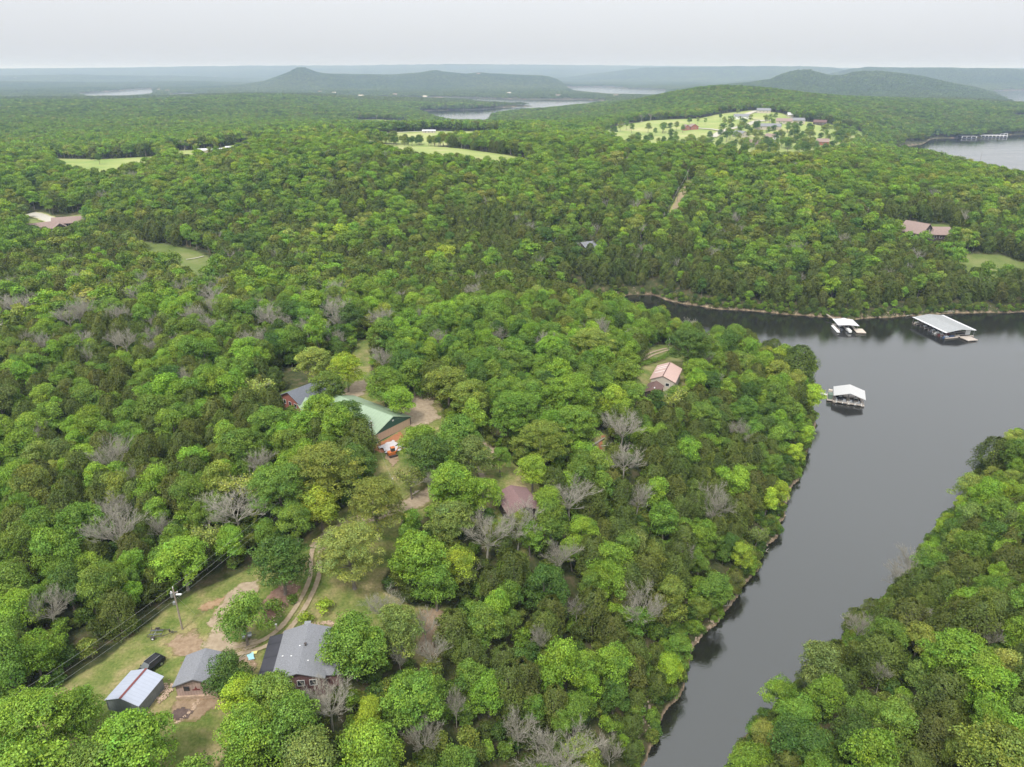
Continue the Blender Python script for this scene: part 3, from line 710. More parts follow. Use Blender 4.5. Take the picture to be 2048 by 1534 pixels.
def spacing(r): return np.interp(r, [0, 300, 650, 1500, 2600], [4.7, 5.0, 6.0, 7.6, 9.4])
r = 42.0; cand = []
while r < 2600:
    s = float(spacing(r)); n = int(R(104)*r/s)
    a = R(-52)+(np.arange(n)+RNG.uniform(0, 1))*s/r
    cand.append(np.stack([(r+RNG.uniform(-.4, .4, n)*s)*np.sin(a+RNG.uniform(-.4, .4, n)*s/r), (r+RNG.uniform(-.4, .4, n)*s)*np.cos(a), np.full(n, s)], 1))
    r += s*.93
cand = np.vstack(cand)
x, y, s = cand.T
r_ = np.hypot(x, y)
ls = -lake_sd(x, y); cs = clear_sd(x, y)
ok = (ls > np.where(r_ < 330, 1.0, 3.)) & (cs < -np.clip(s*.15, 0, 1.5))
x, y, s, r_, ls, cs = [q[ok] for q in (x, y, s, r_, ls, cs)]
z = height(x, y)
ppx, ppy, dep = project(x, y, z+7)
inview = (dep > 0) & (ppx > -160) & (ppx < 2208) & (ppy < 1720)
off = ~inview & (r_ < 1500); OX = np.stack([x[off], y[off], z[off]-.15], 1); OS = s[off]      # the wood just outside the frame
x, y, s, r_, ls, cs, z, ppx, ppy, dep = [q[inview] for q in (x, y, s, r_, ls, cs, z, ppx, ppy, dep)]
ok = np.ones(len(x), bool)
for kx, ky, kr in KEEP: ok &= np.hypot(x-kx, y-ky) > kr
for t in TR:
    if t[3] in ('bare', 'thin'):
        q = math.hypot(t[0], t[1]); ok &= np.hypot(x-t[0]*(1-5/q), y-t[1]*(1-5/q)) > 4.2
for kx, ky, kr in HX: ok &= np.hypot(x-kx, y-ky) > kr*.72+1.5
# nothing tall just in front of the open views
for (bx0, by0, bx1, by1, lim) in [(700,880,800,925,0),(1285,725,1365,770,0),(1285,690,1370,730,0),(1010,965,1062,1010,0),(550,738,642,815,0),(792,765,892,850,0),(935,885,1035,960,0),(1085,905,1120,945,0)]:
    ok &= ~((ppx > bx0) & (ppx < bx1) & (ppy > by0) & (ppy < by1) & (r_ < 400))
x, y, s, r_, ls, cs, z, ppx, ppy, dep = [q[ok] for q in (x, y, s, r_, ls, cs, z, ppx, ppy, dep)]
n = len(x); u1 = RNG.uniform(size=n); u2 = RNG.uniform(size=n); u3 = RNG.uniform(size=n)
cf = cedar_fraction(x, y, ppx, ppy)
bf = np.where(ppy < 400, .015, np.where((ppx < 700) & (ppy > 560) & (ppy < 700), .12, np.where(r_ < 330, .018, .025)))
kind_a = np.where(u1 < cf, 1, np.where(u1 > 1-bf, 2, 0))
sizes = np.where(kind_a == 1, RNG.uniform(.85, 1.25, n), (.62+.72*RNG.uniform(0, 1, n)**1.3)*(1+.35*(u2 > .88)))*(s/5.2)
sizes = np.where(kind_a == 1, sizes*1.12, np.where(kind_a == 2, np.maximum(sizes, .85)*1.08, sizes))
sz = np.clip(sizes, .7, 1.25)*RNG.uniform(.88, 1.12, n)*np.where(ls < 5, .62, 1.)*np.where(kind_a == 2, 1.2, 1.)
sizes = sizes*np.where(ls < 5, .7, 1.)
for i in range(n): pass
# the single trees: those that show largest
app = sizes*3.4/dep
vis = (ppx > -20) & (ppx < 2068) & (ppy < 1560)
order = np.argsort(-np.where(vis, app, 0))
need = 300-len(TR)
single = np.zeros(n, bool); single[order[:need]] = True
KN = ['broad', 'cedar', 'bare']
tones = []
n1a = noise(x/38., y/38., 61)
for i in range(n):
    k = KN[kind_a[i]]
    if k == 'cedar': tones.append('brownish olive' if u2[i] < .35 else 'dark olive'); continue
    if k == 'bare': tones.append(''); continue
    v = .55*u3[i]+.45*n1a[i]
    if r_[i] < 330 and ls[i] < 4 and u2[i] < .5: tones.append('yellow-green'); continue
    tones.append('deep green' if v < .24 else 'mid green' if v < .50 else 'bright green' if v < .70 else 'olive-green' if v < .77 else 'grey-green' if v < .82 else 'pale olive-green' if v < .87 else 'yellow-green')
for i in np.nonzero(single)[0]:
    TR.append((float(x[i]), float(y[i]), float(z[i])-.15, KN[kind_a[i]], tones[i], float(sizes[i]), float(sz[i]), float(RNG.uniform(0, 6.28)), False))

# ------------------------------------------------------------------ the single trees, each labelled by look and place
REGION = [  # pixel boxes -> where it stands
 ('right of the inlet', lambda a, b: a > 1380+max(0, (1500-b))*1.05 and b > 700),
 ('around the sheds at bottom left', lambda a, b: a < 440 and b > 1330),
 ('below the grey-roofed house', lambda a, b: 430 <= a < 820 and b > 1300),
 ('in the garden by the forked track', lambda a, b: 430 <= a < 700 and 1130 < b <= 1300),
 ('behind the power line', lambda a, b: a < 560 and b > 900),
 ('left of the green-roofed building', lambda a, b: a < 690 and b > 640),
 ('around the green-roofed building', lambda a, b: a < 900 and 690 < b <= 1000),
 ('beside the maroon-roofed house', lambda a, b: a < 1110 and 900 < b <= 1150),
 ('below the maroon roof', lambda a, b: a < 1250 and b > 1100),
 ('left of the inlet', lambda a, b: b > 1000),
 ('around the salmon-roofed house', lambda a, b: a > 1180 and b > 660),
 ('behind the green-roofed building', lambda a, b: True)]
ORD = ['first','second','third','fourth','fifth','sixth','seventh','eighth','ninth','tenth','eleventh','twelfth','thirteenth','fourteenth','fifteenth','sixteenth','seventeenth','eighteenth','nineteenth','twentieth']
WORD = {'broad': 'broadleaf tree', 'cedar': 'cedar', 'bare': 'leafless grey tree', 'thin': 'sparse-leaved tree', 'shrub': 'rounded shrub'}
NAME = {'broad': 'broadleaf_tree', 'cedar': 'cedar_tree', 'bare': 'bare_tree', 'thin': 'sparse_tree', 'shrub': 'shrub'}
GRP = {'broad': 'broadleaf trees of the near wood', 'cedar': 'cedars of the near wood', 'bare': 'leafless trees in the wood', 'thin': 'half-bare trees in the wood', 'shrub': 'shrubs in the garden'}
info = []
for i, t in enumerate(TR):
    a, b, d = project(t[0], t[1], t[2]+BASE[t[3]][1]*t[6]*.6)
    a, b = float(a), float(b)
    reg = next(q for q, (nm, fn) in enumerate(REGION) if fn(a, b))
    info.append((reg, t[3], t[4], a, b, float(t[5]*BASE[t[3]][0]/d)))
labels = {}
from collections import defaultdict
buck = defaultdict(list)
for i, q in enumerate(info): buck[(q[0], q[1], q[2])].append(i)
for (reg, kd, tone), ids in buck.items():
    what = (tone+' ' if tone else '')+WORD[kd]; where = REGION[reg][0]
    if len(ids) == 1: labels[ids[0]] = '%s %s' % (what, where); continue
    ids = sorted(ids, key=lambda i: -info[i][4])          # nearest (lowest in the picture) first
    nrow = max(1, round(math.sqrt(len(ids)/2.2))); per = math.ceil(len(ids)/nrow)
    rows = [ids[k:k+per] for k in range(0, len(ids), per)]
    for rk, row in enumerate(rows):
        row = sorted(row, key=lambda i: info[i][3])
        rowname = '' if len(rows) == 1 else ('nearest row' if rk == 0 else 'farthest row' if rk == len(rows)-1 else '%s row back' % ORD[rk])
        for ck, i in enumerate(row):
            c = ('leftmost' if ck == 0 else 'rightmost' if ck == len(row)-1 else ORD[ck]+' from left') if len(row) > 1 else ''
            labels[i] = ' '.join(q for q in (what, where+',', c, rowname) if q).rstrip(',')
cnt = defaultdict(int)
for i, t in enumerate(TR):
    kd = t[3]; fk = 'giant' if kd == 'broad' and t[5] > 1.9 else 'big' if kd == 'broad' and t[5] > 1.4 else kd; k = cnt[fk] % len(CROWN[fk]); cnt[fk] += 1
    e = empty(NAME[kd], (t[0], t[1], t[2]), t[7])
    tag(e, labels[i], 'shrub' if kd == 'shrub' else 'tree', GRP[kd])
    c_ = link('crown', CROWN[fk][k], e); tr = link('trunk', TRUNK[fk][k], e)
    for o in (c_, tr): o.scale = (t[5], t[5], t[6])
    if t[4]:
        j = [rnd.uniform(.88, 1.14) for _ in range(3)]; l = rnd.uniform(.88, 1.14)
        c_['tint'] = [TINT[t[4]][q]*l*(1+(j[q]-1)*.5) for q in range(3)]

# ------------------------------------------------------------------ the rest of the wood: one object
rest = ~single
X = np.stack([x, y, z-.15], 1)[rest]; kk = kind_a[rest]; rr_ = r_[rest]; S = sizes[rest]; SZ = sz[rest]
tn = [tones[i] for i in np.nonzero(rest)[0]]
lod = np.where(rr_ < 300, 0, np.where(rr_ < 800, 1, 2))
kid = np.array([PF[(KN[k], l)][int(q*len(PF[(KN[k], l)]))] for k, l, q in zip(kk, lod, RNG.uniform(0, .999, len(kk)))])
tint = np.array([TINT[t] if t else (.3, .3, .3) for t in tn])
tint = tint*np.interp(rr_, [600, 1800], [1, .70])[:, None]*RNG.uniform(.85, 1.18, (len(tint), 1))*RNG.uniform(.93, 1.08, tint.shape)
rot = np.zeros((len(X), 3)); rot[:, 2] = RNG.uniform(0, 6.28, len(X)); rot[:, :2] = RNG.normal(size=(len(X), 2))*.05
scl = np.stack([S, S, SZ], 1)
# undergrowth filling the gaps between the near trees
nu = 13000; ur = 45+RNG.uniform(0, 1, nu)**.6*330; ua = R(-48)+RNG.uniform(0, 1, nu)*R(96); ux, uy = ur*np.sin(ua), ur*np.cos(ua)
us = -lake_sd(ux, uy); uc = clear_sd(ux, uy); okk = (us > .6) & (uc < -.2)
for kx, ky, kr in KEEP: okk &= np.hypot(ux-kx, uy-ky) > kr*.85
bx = 25+RNG.uniform(0, 1, 60000)*330; by = 70+RNG.uniform(0, 1, 60000)*310; bs = -lake_sd(bx, by); bk = (bs > .1) & (bs < 3.2) & (RNG.uniform(0, 1, 60000) < .75)
ux = np.append(ux, bx[bk]); uy = np.append(uy, by[bk]); us = np.append(us, bs[bk]); okk = np.append(okk, np.ones(bk.sum(), bool))
ux, uy, us = ux[okk], uy[okk], us[okk]; uz = height(ux, uy); nu = len(ux)
X = np.vstack([X, np.stack([ux, uy, uz-.9], 1)]); kid = np.append(kid, [PF[('broad', 1)][i % 4] for i in range(nu)])
tn_u = ['mid green', 'olive-green', 'deep green', 'dark olive', 'bright green']; tint = np.vstack([tint, np.array([TINT[tn_u[i % 5]] for i in range(nu)])*RNG.uniform(.7, 1.05, (nu, 1))])
rot = np.vstack([rot, np.stack([np.zeros(nu), np.zeros(nu), RNG.uniform(0, 6.28, nu)], 1)]); q_ = np.where(us < 3.2, RNG.uniform(.22, .46, nu), RNG.uniform(.32, .62, nu)); scl = np.vstack([scl, np.stack([q_, q_, q_*.85], 1)])
# scattered trees in the meadows of the estate
ex = []
for (a, b, q) in [(1213,262,9),(1228,268,8),(1240,258,7),(1263,262,6),(1275,283,8),(1296,261,7),(1325,262,7),(1340,260,6),(1352,258,6),(1365,262,5),(1378,247,5),(1395,245,4),(1410,246,4),(1462,258,5),(1458,250,5),
        (1480,266,8),(1500,270,6),(1520,277,7),(1535,268,6),(1550,280,8),(1560,276,7),(1575,262,5),(1580,275,6),(1590,282,6),(1605,286,7),(1620,275,6),(1612,270,5),(1470,277,6),(1455,270,6),(1530,245,6),(1545,250,5),
        (1640,280,6),(1655,283,6),(1665,276,5),(1680,287,6),(1690,282,6),(1625,290,5),(1440,238,4),(1475,228,4),(1560,255,4),(1600,255,5),(1480,240,3),(1310,268,5),(1550,238,5),(1510,290,8),(1540,296,8),(1575,298,8),(1490,292,8),
        (1300,284,8),(1340,288,7),(1380,286,8),(1420,292,8),(200,324,7),(190,318,5),(345,306,6),(720,276,5),(750,280,5),(790,279,5),(900,280,6),(420,308,6),(395,308,7),(700,280,6),(640,284,7),(1040,320,5)]:
    gx, gy = G(a, b+q*.7); gz = H1(gx, gy); d = float(project(gx, gy, gz)[2]); ex.append((gx, gy, gz, q*d/F_PX/3.4))
er = random.Random(5)
for _ in range(620):
    a, b = er.uniform(1205, 1735), er.uniform(240, 310)
    w_ = .05 if (a < 1430 and b < 272) else .12 if b < 258 else .6 if a > 1460 and 258 < b < 282 else .8 if b > 287 else .2
    if er.random() > w_*.8 or any(abs(a-h0) < 14 and -7 < b-h1 < 9 for h0, h1 in [(1386,255),(1484,235),(1527,223),(1535,255),(1568,244),(1594,243),(1480,270),(1542,276),(1504,288),(1640,247),(1645,286)]): continue
    q = er.uniform(4.5, 9.5); gx, gy = G(a, b+q*.7); gz = H1(gx, gy); d = float(project(gx, gy, gz)[2]); ex.append((gx, gy, gz, q*d/F_PX/3.4))
for _ in range(110):
    a = er.uniform(700, 1062); b = 281+(a-700)*.02+er.uniform(-1, 5); q = er.uniform(4, 6.5); gx, gy = G(a, b+q*.7); gz = H1(gx, gy); d = float(project(gx, gy, gz)[2]); ex.append((gx, gy, gz, q*d/F_PX/3.4))
ex = np.array(ex)
X = np.vstack([X, ex[:, :3]]); kid = np.append(kid, [PF[('broad', 2 if q[1] > 1100 else 1)][i % 4] for i, q in enumerate(ex)])
tint = np.vstack([tint, np.array([TINT[['mid green', 'deep green', 'olive-green'][i % 3]] for i in range(len(ex))])])
rot = np.vstack([rot, np.stack([np.zeros(len(ex)), np.zeros(len(ex)), RNG.uniform(0, 6.28, len(ex))], 1)])
scl = np.vstack([scl, np.stack([ex[:, 3], ex[:, 3], np.clip(ex[:, 3], .6, 1.3)], 1)])
rg = np.random.default_rng(77); no = len(OX); ock = rg.uniform(size=no) < .3; okey = ['cedar' if q else 'broad' for q in ock]; olod = np.where(np.hypot(OX[:, 0], OX[:, 1]) < 250, 1, 2)
X = np.vstack([X, OX]); kid = np.append(kid, [PF[(k, l)][i % len(PF[(k, l)])] for i, (k, l) in enumerate(zip(okey, olod))])
tint = np.vstack([tint, np.array([TINT['dark olive'] if q else TINT[('mid green', 'bright green', 'deep green', 'olive-green')[i % 4]] for i, q in enumerate(ock)])*rg.uniform(.85, 1.15, (no, 1))])
rot = np.vstack([rot, np.stack([np.zeros(no), np.zeros(no), rg.uniform(0, 6.28, no)], 1)]); oq = rg.uniform(.7, 1.2, no)*OS/5; scl = np.vstack([scl, np.stack([oq, oq, np.clip(oq, .7, 1.2)], 1)])
# canopy pieces beyond
r = 2610.; pc = []
while r < 16000:
    s = 46. if r < 4000 else 52. if r < 7000 else 90.
    n = int(R(104)*r/s); a = R(-52)+(np.arange(n)+RNG.uniform(0, 1))*s/r; q = r+RNG.uniform(-.3, .3, n)*s
    pc.append(np.stack([q*np.sin(a), q*np.cos(a), np.full(n, s/55.)], 1)); r += s*.92
pc = np.vstack(pc); px_, py_, ps = pc.T
ok = (-lake_sd(px_, py_) > 22) & (clear_sd(px_, py_) < -18)
px_, py_, ps = px_[ok], py_[ok], ps[ok]
pz = height(px_, py_); dx = (height(px_+15, py_)-height(px_-15, py_))/30; dy = (height(px_, py_+15)-height(px_, py_-15))/30
q1, q2, q3 = project(px_, py_, pz); ok = (q1 > -250) & (q1 < 2300); px_, py_, ps, pz, dx, dy = [q[ok] for q in (px_, py_, ps, pz, dx, dy)]
m_ = len(px_)
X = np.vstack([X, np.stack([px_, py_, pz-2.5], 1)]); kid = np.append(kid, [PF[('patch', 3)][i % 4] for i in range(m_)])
pt = .62*(np.array(TINT['deep green'])+(np.array(TINT['olive-green'])-np.array(TINT['deep green']))*fbm(px_/500, py_/500, 91, 2)[:, None])  # leaf tint darkened: the self-shadow these coarse pieces lack is put into the colour
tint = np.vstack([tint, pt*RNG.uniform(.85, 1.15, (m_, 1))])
yaw = RNG.integers(0, 4, m_)*math.pi/2
prot = np.array([list((Vector((-a_, -b_, 1)).normalized().to_track_quat('Z', 'Y').to_matrix().to_4x4() @ Matrix.Rotation(w_, 4, 'Z')).to_euler()) for a_, b_, w_ in zip(dx, dy, yaw)])
rot = np.vstack([rot, prot]); scl = np.vstack([scl, np.stack([ps*1.05, ps*1.05, np.clip(ps, .8, 1.15)], 1)])
pm = bpy.data.meshes.new('woodland'); pm.vertices.add(len(X)); pm.vertices.foreach_set('co', X.astype(np.float32).ravel())
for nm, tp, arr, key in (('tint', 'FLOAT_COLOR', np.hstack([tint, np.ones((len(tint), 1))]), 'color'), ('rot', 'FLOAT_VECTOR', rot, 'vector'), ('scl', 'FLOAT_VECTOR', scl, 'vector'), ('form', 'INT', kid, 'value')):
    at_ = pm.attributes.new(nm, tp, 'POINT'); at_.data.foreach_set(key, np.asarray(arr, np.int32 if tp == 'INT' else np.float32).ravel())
pm.update()
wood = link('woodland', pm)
tag(wood, 'closed mixed wood of oaks and cedars covering the hills', 'woodland', kind='stuff')
ng = bpy.data.node_groups.new('plant_wood', 'GeometryNodeTree')
ng.interface.new_socket('Geometry', in_out='INPUT', socket_type='NodeSocketGeometry'); ng.interface.new_socket('Geometry', in_out='OUTPUT', socket_type='NodeSocketGeometry')
gi = ng.nodes.new('NodeGroupInput'); go = ng.nodes.new('NodeGroupOutput')
ci_ = ng.nodes.new('GeometryNodeCollectionInfo'); ci_.inputs['Collection'].default_value = proto
ci_.inputs['Separate Children'].default_value = True; ci_.inputs['Reset Children'].default_value = True
ip = ng.nodes.new('GeometryNodeInstanceOnPoints'); ip.inputs['Pick Instance'].default_value = True
def named(nm, tp):
    q = ng.nodes.new('GeometryNodeInputNamedAttribute'); q.data_type = tp; q.inputs['Name'].default_value = nm; return q.outputs['Attribute']
e2r = ng.nodes.new('FunctionNodeEulerToRotation'); ng.links.new(named('rot', 'FLOAT_VECTOR'), e2r.inputs[0])
ng.links.new(gi.outputs[0], ip.inputs['Points']); ng.links.new(ci_.outputs[0], ip.inputs['Instance'])
ng.links.new(named('form', 'INT'), ip.inputs['Instance Index']); ng.links.new(e2r.outputs[0], ip.inputs['Rotation']); ng.links.new(named('scl', 'FLOAT_VECTOR'), ip.inputs['Scale'])
ng.links.new(ip.outputs[0], go.inputs[0])
md = wood.modifiers.new('plant_wood', 'NODES'); md.node_group = ng
print('TREES single', len(TR), 'wood', len(X))
# ------------------------------------------------------------------ tracks and bare ground, draped just above the ground sheet
def strip_material(name, c0, c1, edge):
    m = mat(name, c1, .95, spec=.1, alt=c0, noise_scale=1.1, bump=.4)
    if m.get('done'): return m
    m['done'] = 1; nt = m.node_tree; N = nt.nodes; L = nt.links; b = N['Principled BSDF']
    at = N.new('ShaderNodeAttribute'); at.attribute_name = 'edge'
    n = N.new('ShaderNodeTexNoise'); n.inputs['Scale'].default_value = 2.2; n.inputs['Detail'].default_value = 5
    tc = N.new('ShaderNodeTexCoord'); L.new(tc.outputs['Object'], n.inputs['Vector'])
    def mth(op, a, c):
        x = N.new('ShaderNodeMath'); x.operation = op; x.use_clamp = op == 'MULTIPLY'
        for k, q in enumerate((a, c)):
            if isinstance(q, (int, float)): x.inputs[k].default_value = q
            else: L.new(q, x.inputs[k])
        return x.outputs[0]
    f = mth('MULTIPLY', mth('SUBTRACT', mth('ADD', at.outputs['Fac'], mth('MULTIPLY', n.outputs['Fac'], 1.)), .62), 2.5)
    n3 = N.new('ShaderNodeTexNoise'); n3.inputs['Scale'].default_value = .5; n3.inputs['Detail'].default_value = 6; L.new(tc.outputs['Object'], n3.inputs['Vector'])
    r = N.new('ShaderNodeValToRGB'); r.color_ramp.elements[0].position = .38; r.color_ramp.elements[1].position = .62
    r.color_ramp.elements[0].color = (*edge, 1); r.color_ramp.elements[1].color = (edge[0]*1.55, edge[1]*1.25, edge[2]*1.6, 1); L.new(n3.outputs['Fac'], r.inputs[0])
    mx = N.new('ShaderNodeMix'); mx.data_type = 'RGBA'; src = b.inputs['Base Color'].links[0].from_socket
    L.new(f, mx.inputs[0]); L.new(r.outputs[0], mx.inputs[6]); L.new(src, mx.inputs[7]); L.new(mx.outputs[2], b.inputs['Base Color'])
    return m
GRAVEL = strip_material('pale_gravel', (.28, .215, .145), (.43, .35, .25), (.15, .16, .05))
SOIL = strip_material('red_soil', (.30, .125, .06), (.38, .18, .095), (.20, .15, .08))
BARE = strip_material('bare_dirt', (.22, .15, .095), (.36, .27, .18), (.13, .13, .045))
WHITE_PAD = strip_material('white_gravel', (.42, .36, .30), (.54, .47, .41), (.36, .26, .18))
ROADM = strip_material('pale_road', (.40, .38, .33), (.50, .47, .40), (.25, .28, .09))
def ribbon(name, pts, half, m, dz=.09, world=False, wob=.25):
    P = smooth_path([tuple(q) for q in pts] if world else [G(*q) for q in pts], 8)
    P = np.array(P); keep = [0]
    dist = float(np.hypot(*P.mean(0)))
    for i in range(1, len(P)):
        if np.hypot(*(P[i]-P[keep[-1]])) > .35+dist*.002: keep.append(i)
    P = P[keep]; T = np.gradient(P, axis=0); T /= np.linalg.norm(T, axis=1)[:, None]+1e-9; Nn = np.stack([-T[:, 1], T[:, 0]], 1)
    K_ = np.linspace(-1, 1, 9); hw = half*(1+wob*(fbm(P[:, 0]/3, P[:, 1]/3, 7)-.5)*2)
    XY = P[:, None]+Nn[:, None]*(K_[None, :, None]*hw[:, None, None])
    Z = height(XY[..., 0], XY[..., 1])+dz+dist*.0005
    V = np.concatenate([XY, Z[..., None]], -1).reshape(-1, 3); a, b = len(P), 9
    ix = np.arange(a*b).reshape(a, b); Q = np.stack([ix[:-1, :-1], ix[:-1, 1:], ix[1:, 1:], ix[1:, :-1]], -1).reshape(-1, 4)
    me = mesh_np(name, V, Q, [m], smooth=True)
    e = me.attributes.new('edge', 'FLOAT', 'POINT'); e.data.foreach_set('value', np.tile(np.clip((1-np.abs(K_))*1.6, 0, 1), a).astype(np.float32))
    return tag(link(name, me), kind='structure')
def patch(name, poly, m, cell=.4, dz=.06, soft=1.2, world=False, kind='structure', rag=1.0):
    P = poly if world else gp(poly)
    P = np.array(P); x0, y0 = P.min(0)-1; x1, y1 = P.max(0)+1
    gx, gy = np.meshgrid(np.arange(x0, x1, cell), np.arange(y0, y1, cell), indexing='ij')
    sd_ = poly_sd(gx, gy, [tuple(q) for q in P])+rag*(fbm(gx/1.6, gy/1.6, 13)-.5)*2
    gz = height(gx, gy)+dz; a, b = gx.shape; ix = np.arange(a*b).reshape(a, b)
    Q = np.stack([ix[:-1, :-1], ix[1:, :-1], ix[1:, 1:], ix[:-1, 1:]], -1).reshape(-1, 4)
    ok_ = (sd_.ravel()[Q] > 0).all(1)
    me = mesh_np(name, np.stack([gx, gy, gz], -1).reshape(-1, 3), Q[ok_], [m], smooth=True)
    e = me.attributes.new('edge', 'FLOAT', 'POINT'); e.data.foreach_set('value', np.clip(sd_/soft, 0, 1).ravel().astype(np.float32))
    o = link(name, me)
    if kind: tag(o, kind=kind)
    return o
patch('gravel_turnaround', [(405,1305),(408,1265),(420,1235),(440,1195),(470,1172),(520,1155),(530,1175),(505,1195),(470,1220),(455,1262),(480,1282),(520,1280),(520,1290),(470,1308),(440,1318)], GRAVEL, soft=1.6, rag=1.3)
patch('red_dirt_scrape', [(395,1215),(430,1198),(455,1190),(450,1208),(420,1222),(400,1224)], strip_material('tan_scrape', (.28, .17, .095), (.42, .30, .19), (.18, .15, .06)), dz=.075, soft=1.2)
patch('bare_patch', [(330,1290),(385,1250),(420,1262),(412,1300),(380,1330),(340,1320)], BARE, dz=.05, soft=2.2, rag=2.)
patch('cabin_yard', [(350,1395),(440,1385),(455,1405),(420,1425),(398,1440),(345,1450),(338,1420)], BARE, dz=.05, soft=1.5)
patch('bare_slope', [(840,1215),(905,1215),(900,1260),(880,1310),(845,1315),(835,1270)], BARE, dz=.06, soft=1.6)
trk = [(470,1303),(520,1291),(560,1267),(590,1232),(615,1190),(630,1150),(630,1118),(634,1096)]
TC = np.array(smooth_path([G(*q) for q in trk], 6))
TT = np.gradient(TC, axis=0); TT /= np.linalg.norm(TT, axis=1)[:, None]; TN = np.stack([-TT[:, 1], TT[:, 0]], 1)
ribbon('wheel_track', (TC+TN*.8)[::3], .52, GRAVEL, world=True); ribbon('wheel_track', (TC-TN*.8)[::3], .52, GRAVEL, world=True)
ribbon('farm_track', [(634,1098),(650,1080),(690,1055),(740,1035),(790,1018),(835,1003),(865,982)], 2.2, GRAVEL)
patch('drive_apron', [(790,1020),(822,990),(860,968),(885,962),(880,985),(850,1010),(810,1030)], WHITE_PAD, soft=1.)
ribbon('farm_track', [(880,975),(905,950),(935,928),(960,918),(985,905),(975,893),(940,885)], 2.5, GRAVEL)
ribbon('garden_path', [(955,930),(965,955),(980,975),(975,1000)], .9, GRAVEL)
patch('gravel_yard', [(795,815),(815,800),(838,788),(858,770),(872,790),(870,815),(885,835),(860,850),(825,860),(808,848)], GRAVEL, soft=2.)
patch('gravel_forecourt', [(655,800),(690,775),(712,760),(735,757),(738,768),(730,790),(700,800)], GRAVEL, soft=1.5)
patch('red_dirt_strip', [(745,892),(800,862),(815,872),(790,885),(770,905),(748,905)], SOIL, dz=.07, soft=.8, rag=.6)
patch('red_dirt_bank', [(770,900),(790,905),(800,925),(785,935),(768,915)], BARE, dz=.06, soft=1.)
patch('bare_bank', [(870,925),(935,905),(925,925),(880,955),(850,960)], BARE, dz=.05, soft=1.)
ribbon('lawn_track', [(1286,716),(1305,705),(1330,698),(1350,697),(1372,703)], .5, GRAVEL); ribbon('lawn_track', [(1288,721),(1308,710),(1332,702),(1352,700)], .5, GRAVEL)
patch('dirt_bank', [(1190,905),(1200,870),(1210,872),(1206,895),(1198,910)], SOIL, soft=.8)
ribbon('forest_track', [(132,679),(165,700),(205,716),(245,734),(272,744)], 1.6, GRAVEL)
ribbon('forest_track', [(372,794),(395,803),(415,812)], 1.6, GRAVEL)
ribbon('service_road', [(1328,460),(1341,443),(1352,420),(1362,398),(1374,378),(1385,364)], 3.4, strip_material('cut_dirt', (.26, .20, .12), (.42, .34, .22), (.20, .24, .06)), dz=.2)
ribbon('service_road', [(1721,425),(1732,440),(1746,456),(1768,466)], 2.4, ROADM, dz=.2)
ribbon('driveway', [(60,428),(80,433),(98,440),(118,452)], 4.5, ROADM, dz=.2)
ribbon('glade_path', [(372,520),(392,517),(408,513)], .5, ROADM, dz=.15)
for pts, hw in [([(1236,251),(1262,246),(1285,244)], 6), ([(1425,275),(1440,266),(1462,258),(1490,252),(1515,243),(1545,241)], 6), ([(1490,231),(1502,226),(1512,223),(1530,222)], 6),
                ([(1380,256),(1420,259),(1440,262)], 4), ([(1455,238),(1490,238),(1520,240)], 3)]:
    ribbon('estate_road', pts, hw, ROADM, dz=.3)
ribbon('field_lane', [(690,270),(800,266),(900,262),(1000,263)], 3, ROADM, dz=.3)

# ------------------------------------------------------------------ buildings
M_SHINGLE = mat('grey_shingle', (.20, .205, .22), .9, noise_amt=.28, noise_scale=5.5, bump=.3)
M_BLACKROOF = ribbed('charcoal_membrane', (.045, .045, .055), 3.0, 'Y', .6, .6)
M_METAL = ribbed('galvanised_sheet', (.38, .41, .48), .6, 'Y', .86, .4, .0, .05)
M_WALLSHEET = ribbed('grey_wall_sheet', (.17, .19, .20), .45, 'X', .72, .5, 0., .22)
M_WALLSHEETY = ribbed('grey_side_sheet', (.17, .19, .20), .45, 'Y', .72, .5, 0., .22)
M_PLANK = ribbed('weathered_planks', (.40, .29, .25), .42, 'X', .5, .9, 0., .2)
M_GREENROOF = ribbed('green_metal_roof', (.27, .36, .24), 1.0, 'Y', .84, .45, 0., .07)
M_GREENDARK = mat('dark_green_sheet', (.035, .10, .075), .6)
M_TAN = ribbed('tan_sheet', (.56, .40, .29), .9, 'X', .85, .6, 0., .06)
M_MAROON = mat('maroon_shingle', (.19, .115, .11), .9, noise_amt=.22, noise_scale=4)
M_PINK = ribbed('salmon_metal_roof', (.48, .33, .285), .8, 'Y', .88, .5, 0., .06)
M_BROWN = mat('brown_shingle', (.13, .075, .065), .9, noise_amt=.2, noise_scale=4)
M_DARKGREY = mat('dark_grey_shingle', (.13, .14, .16), .9, noise_amt=.2, noise_scale=4)
M_TANSH = mat('tan_shingle', (.26, .19, .165), .9, noise_amt=.15, noise_scale=1.5)
M_WHITE = mat('white_paint', (.75, .75, .73), .5, noise_amt=.05)
M_GLASS = mat('dark_glass', (.03, .035, .04), .12, spec=.8)
M_TRIM = mat('dark_trim', (.07, .055, .05), .7)
M_WOOD = mat('grey_wood', (.30, .25, .20), .9, noise_amt=.25, noise_scale=3)
M_REDTRIM = mat('rust_red_trim', (.18, .045, .04), .6, noise_amt=.2, noise_scale=3)
M_BRICK = mat('red_brick', (.33, .12, .09), .9, noise_amt=.3, noise_scale=6)
M_STONE = mat('tan_stone', (.42, .31, .22), .95, noise_amt=.35, noise_scale=1.8, bump=.5)
M_CREAM = mat('cream_wall', (.50, .44, .37), .8, noise_amt=.08)
M_STEEL = mat('grey_steel', (.35, .36, .37), .45, .6)
M_DOCKROOF = ribbed('dock_roof_sheet', (.47, .47, .46), 1.1, 'Y', .85, .45, 0., .06)
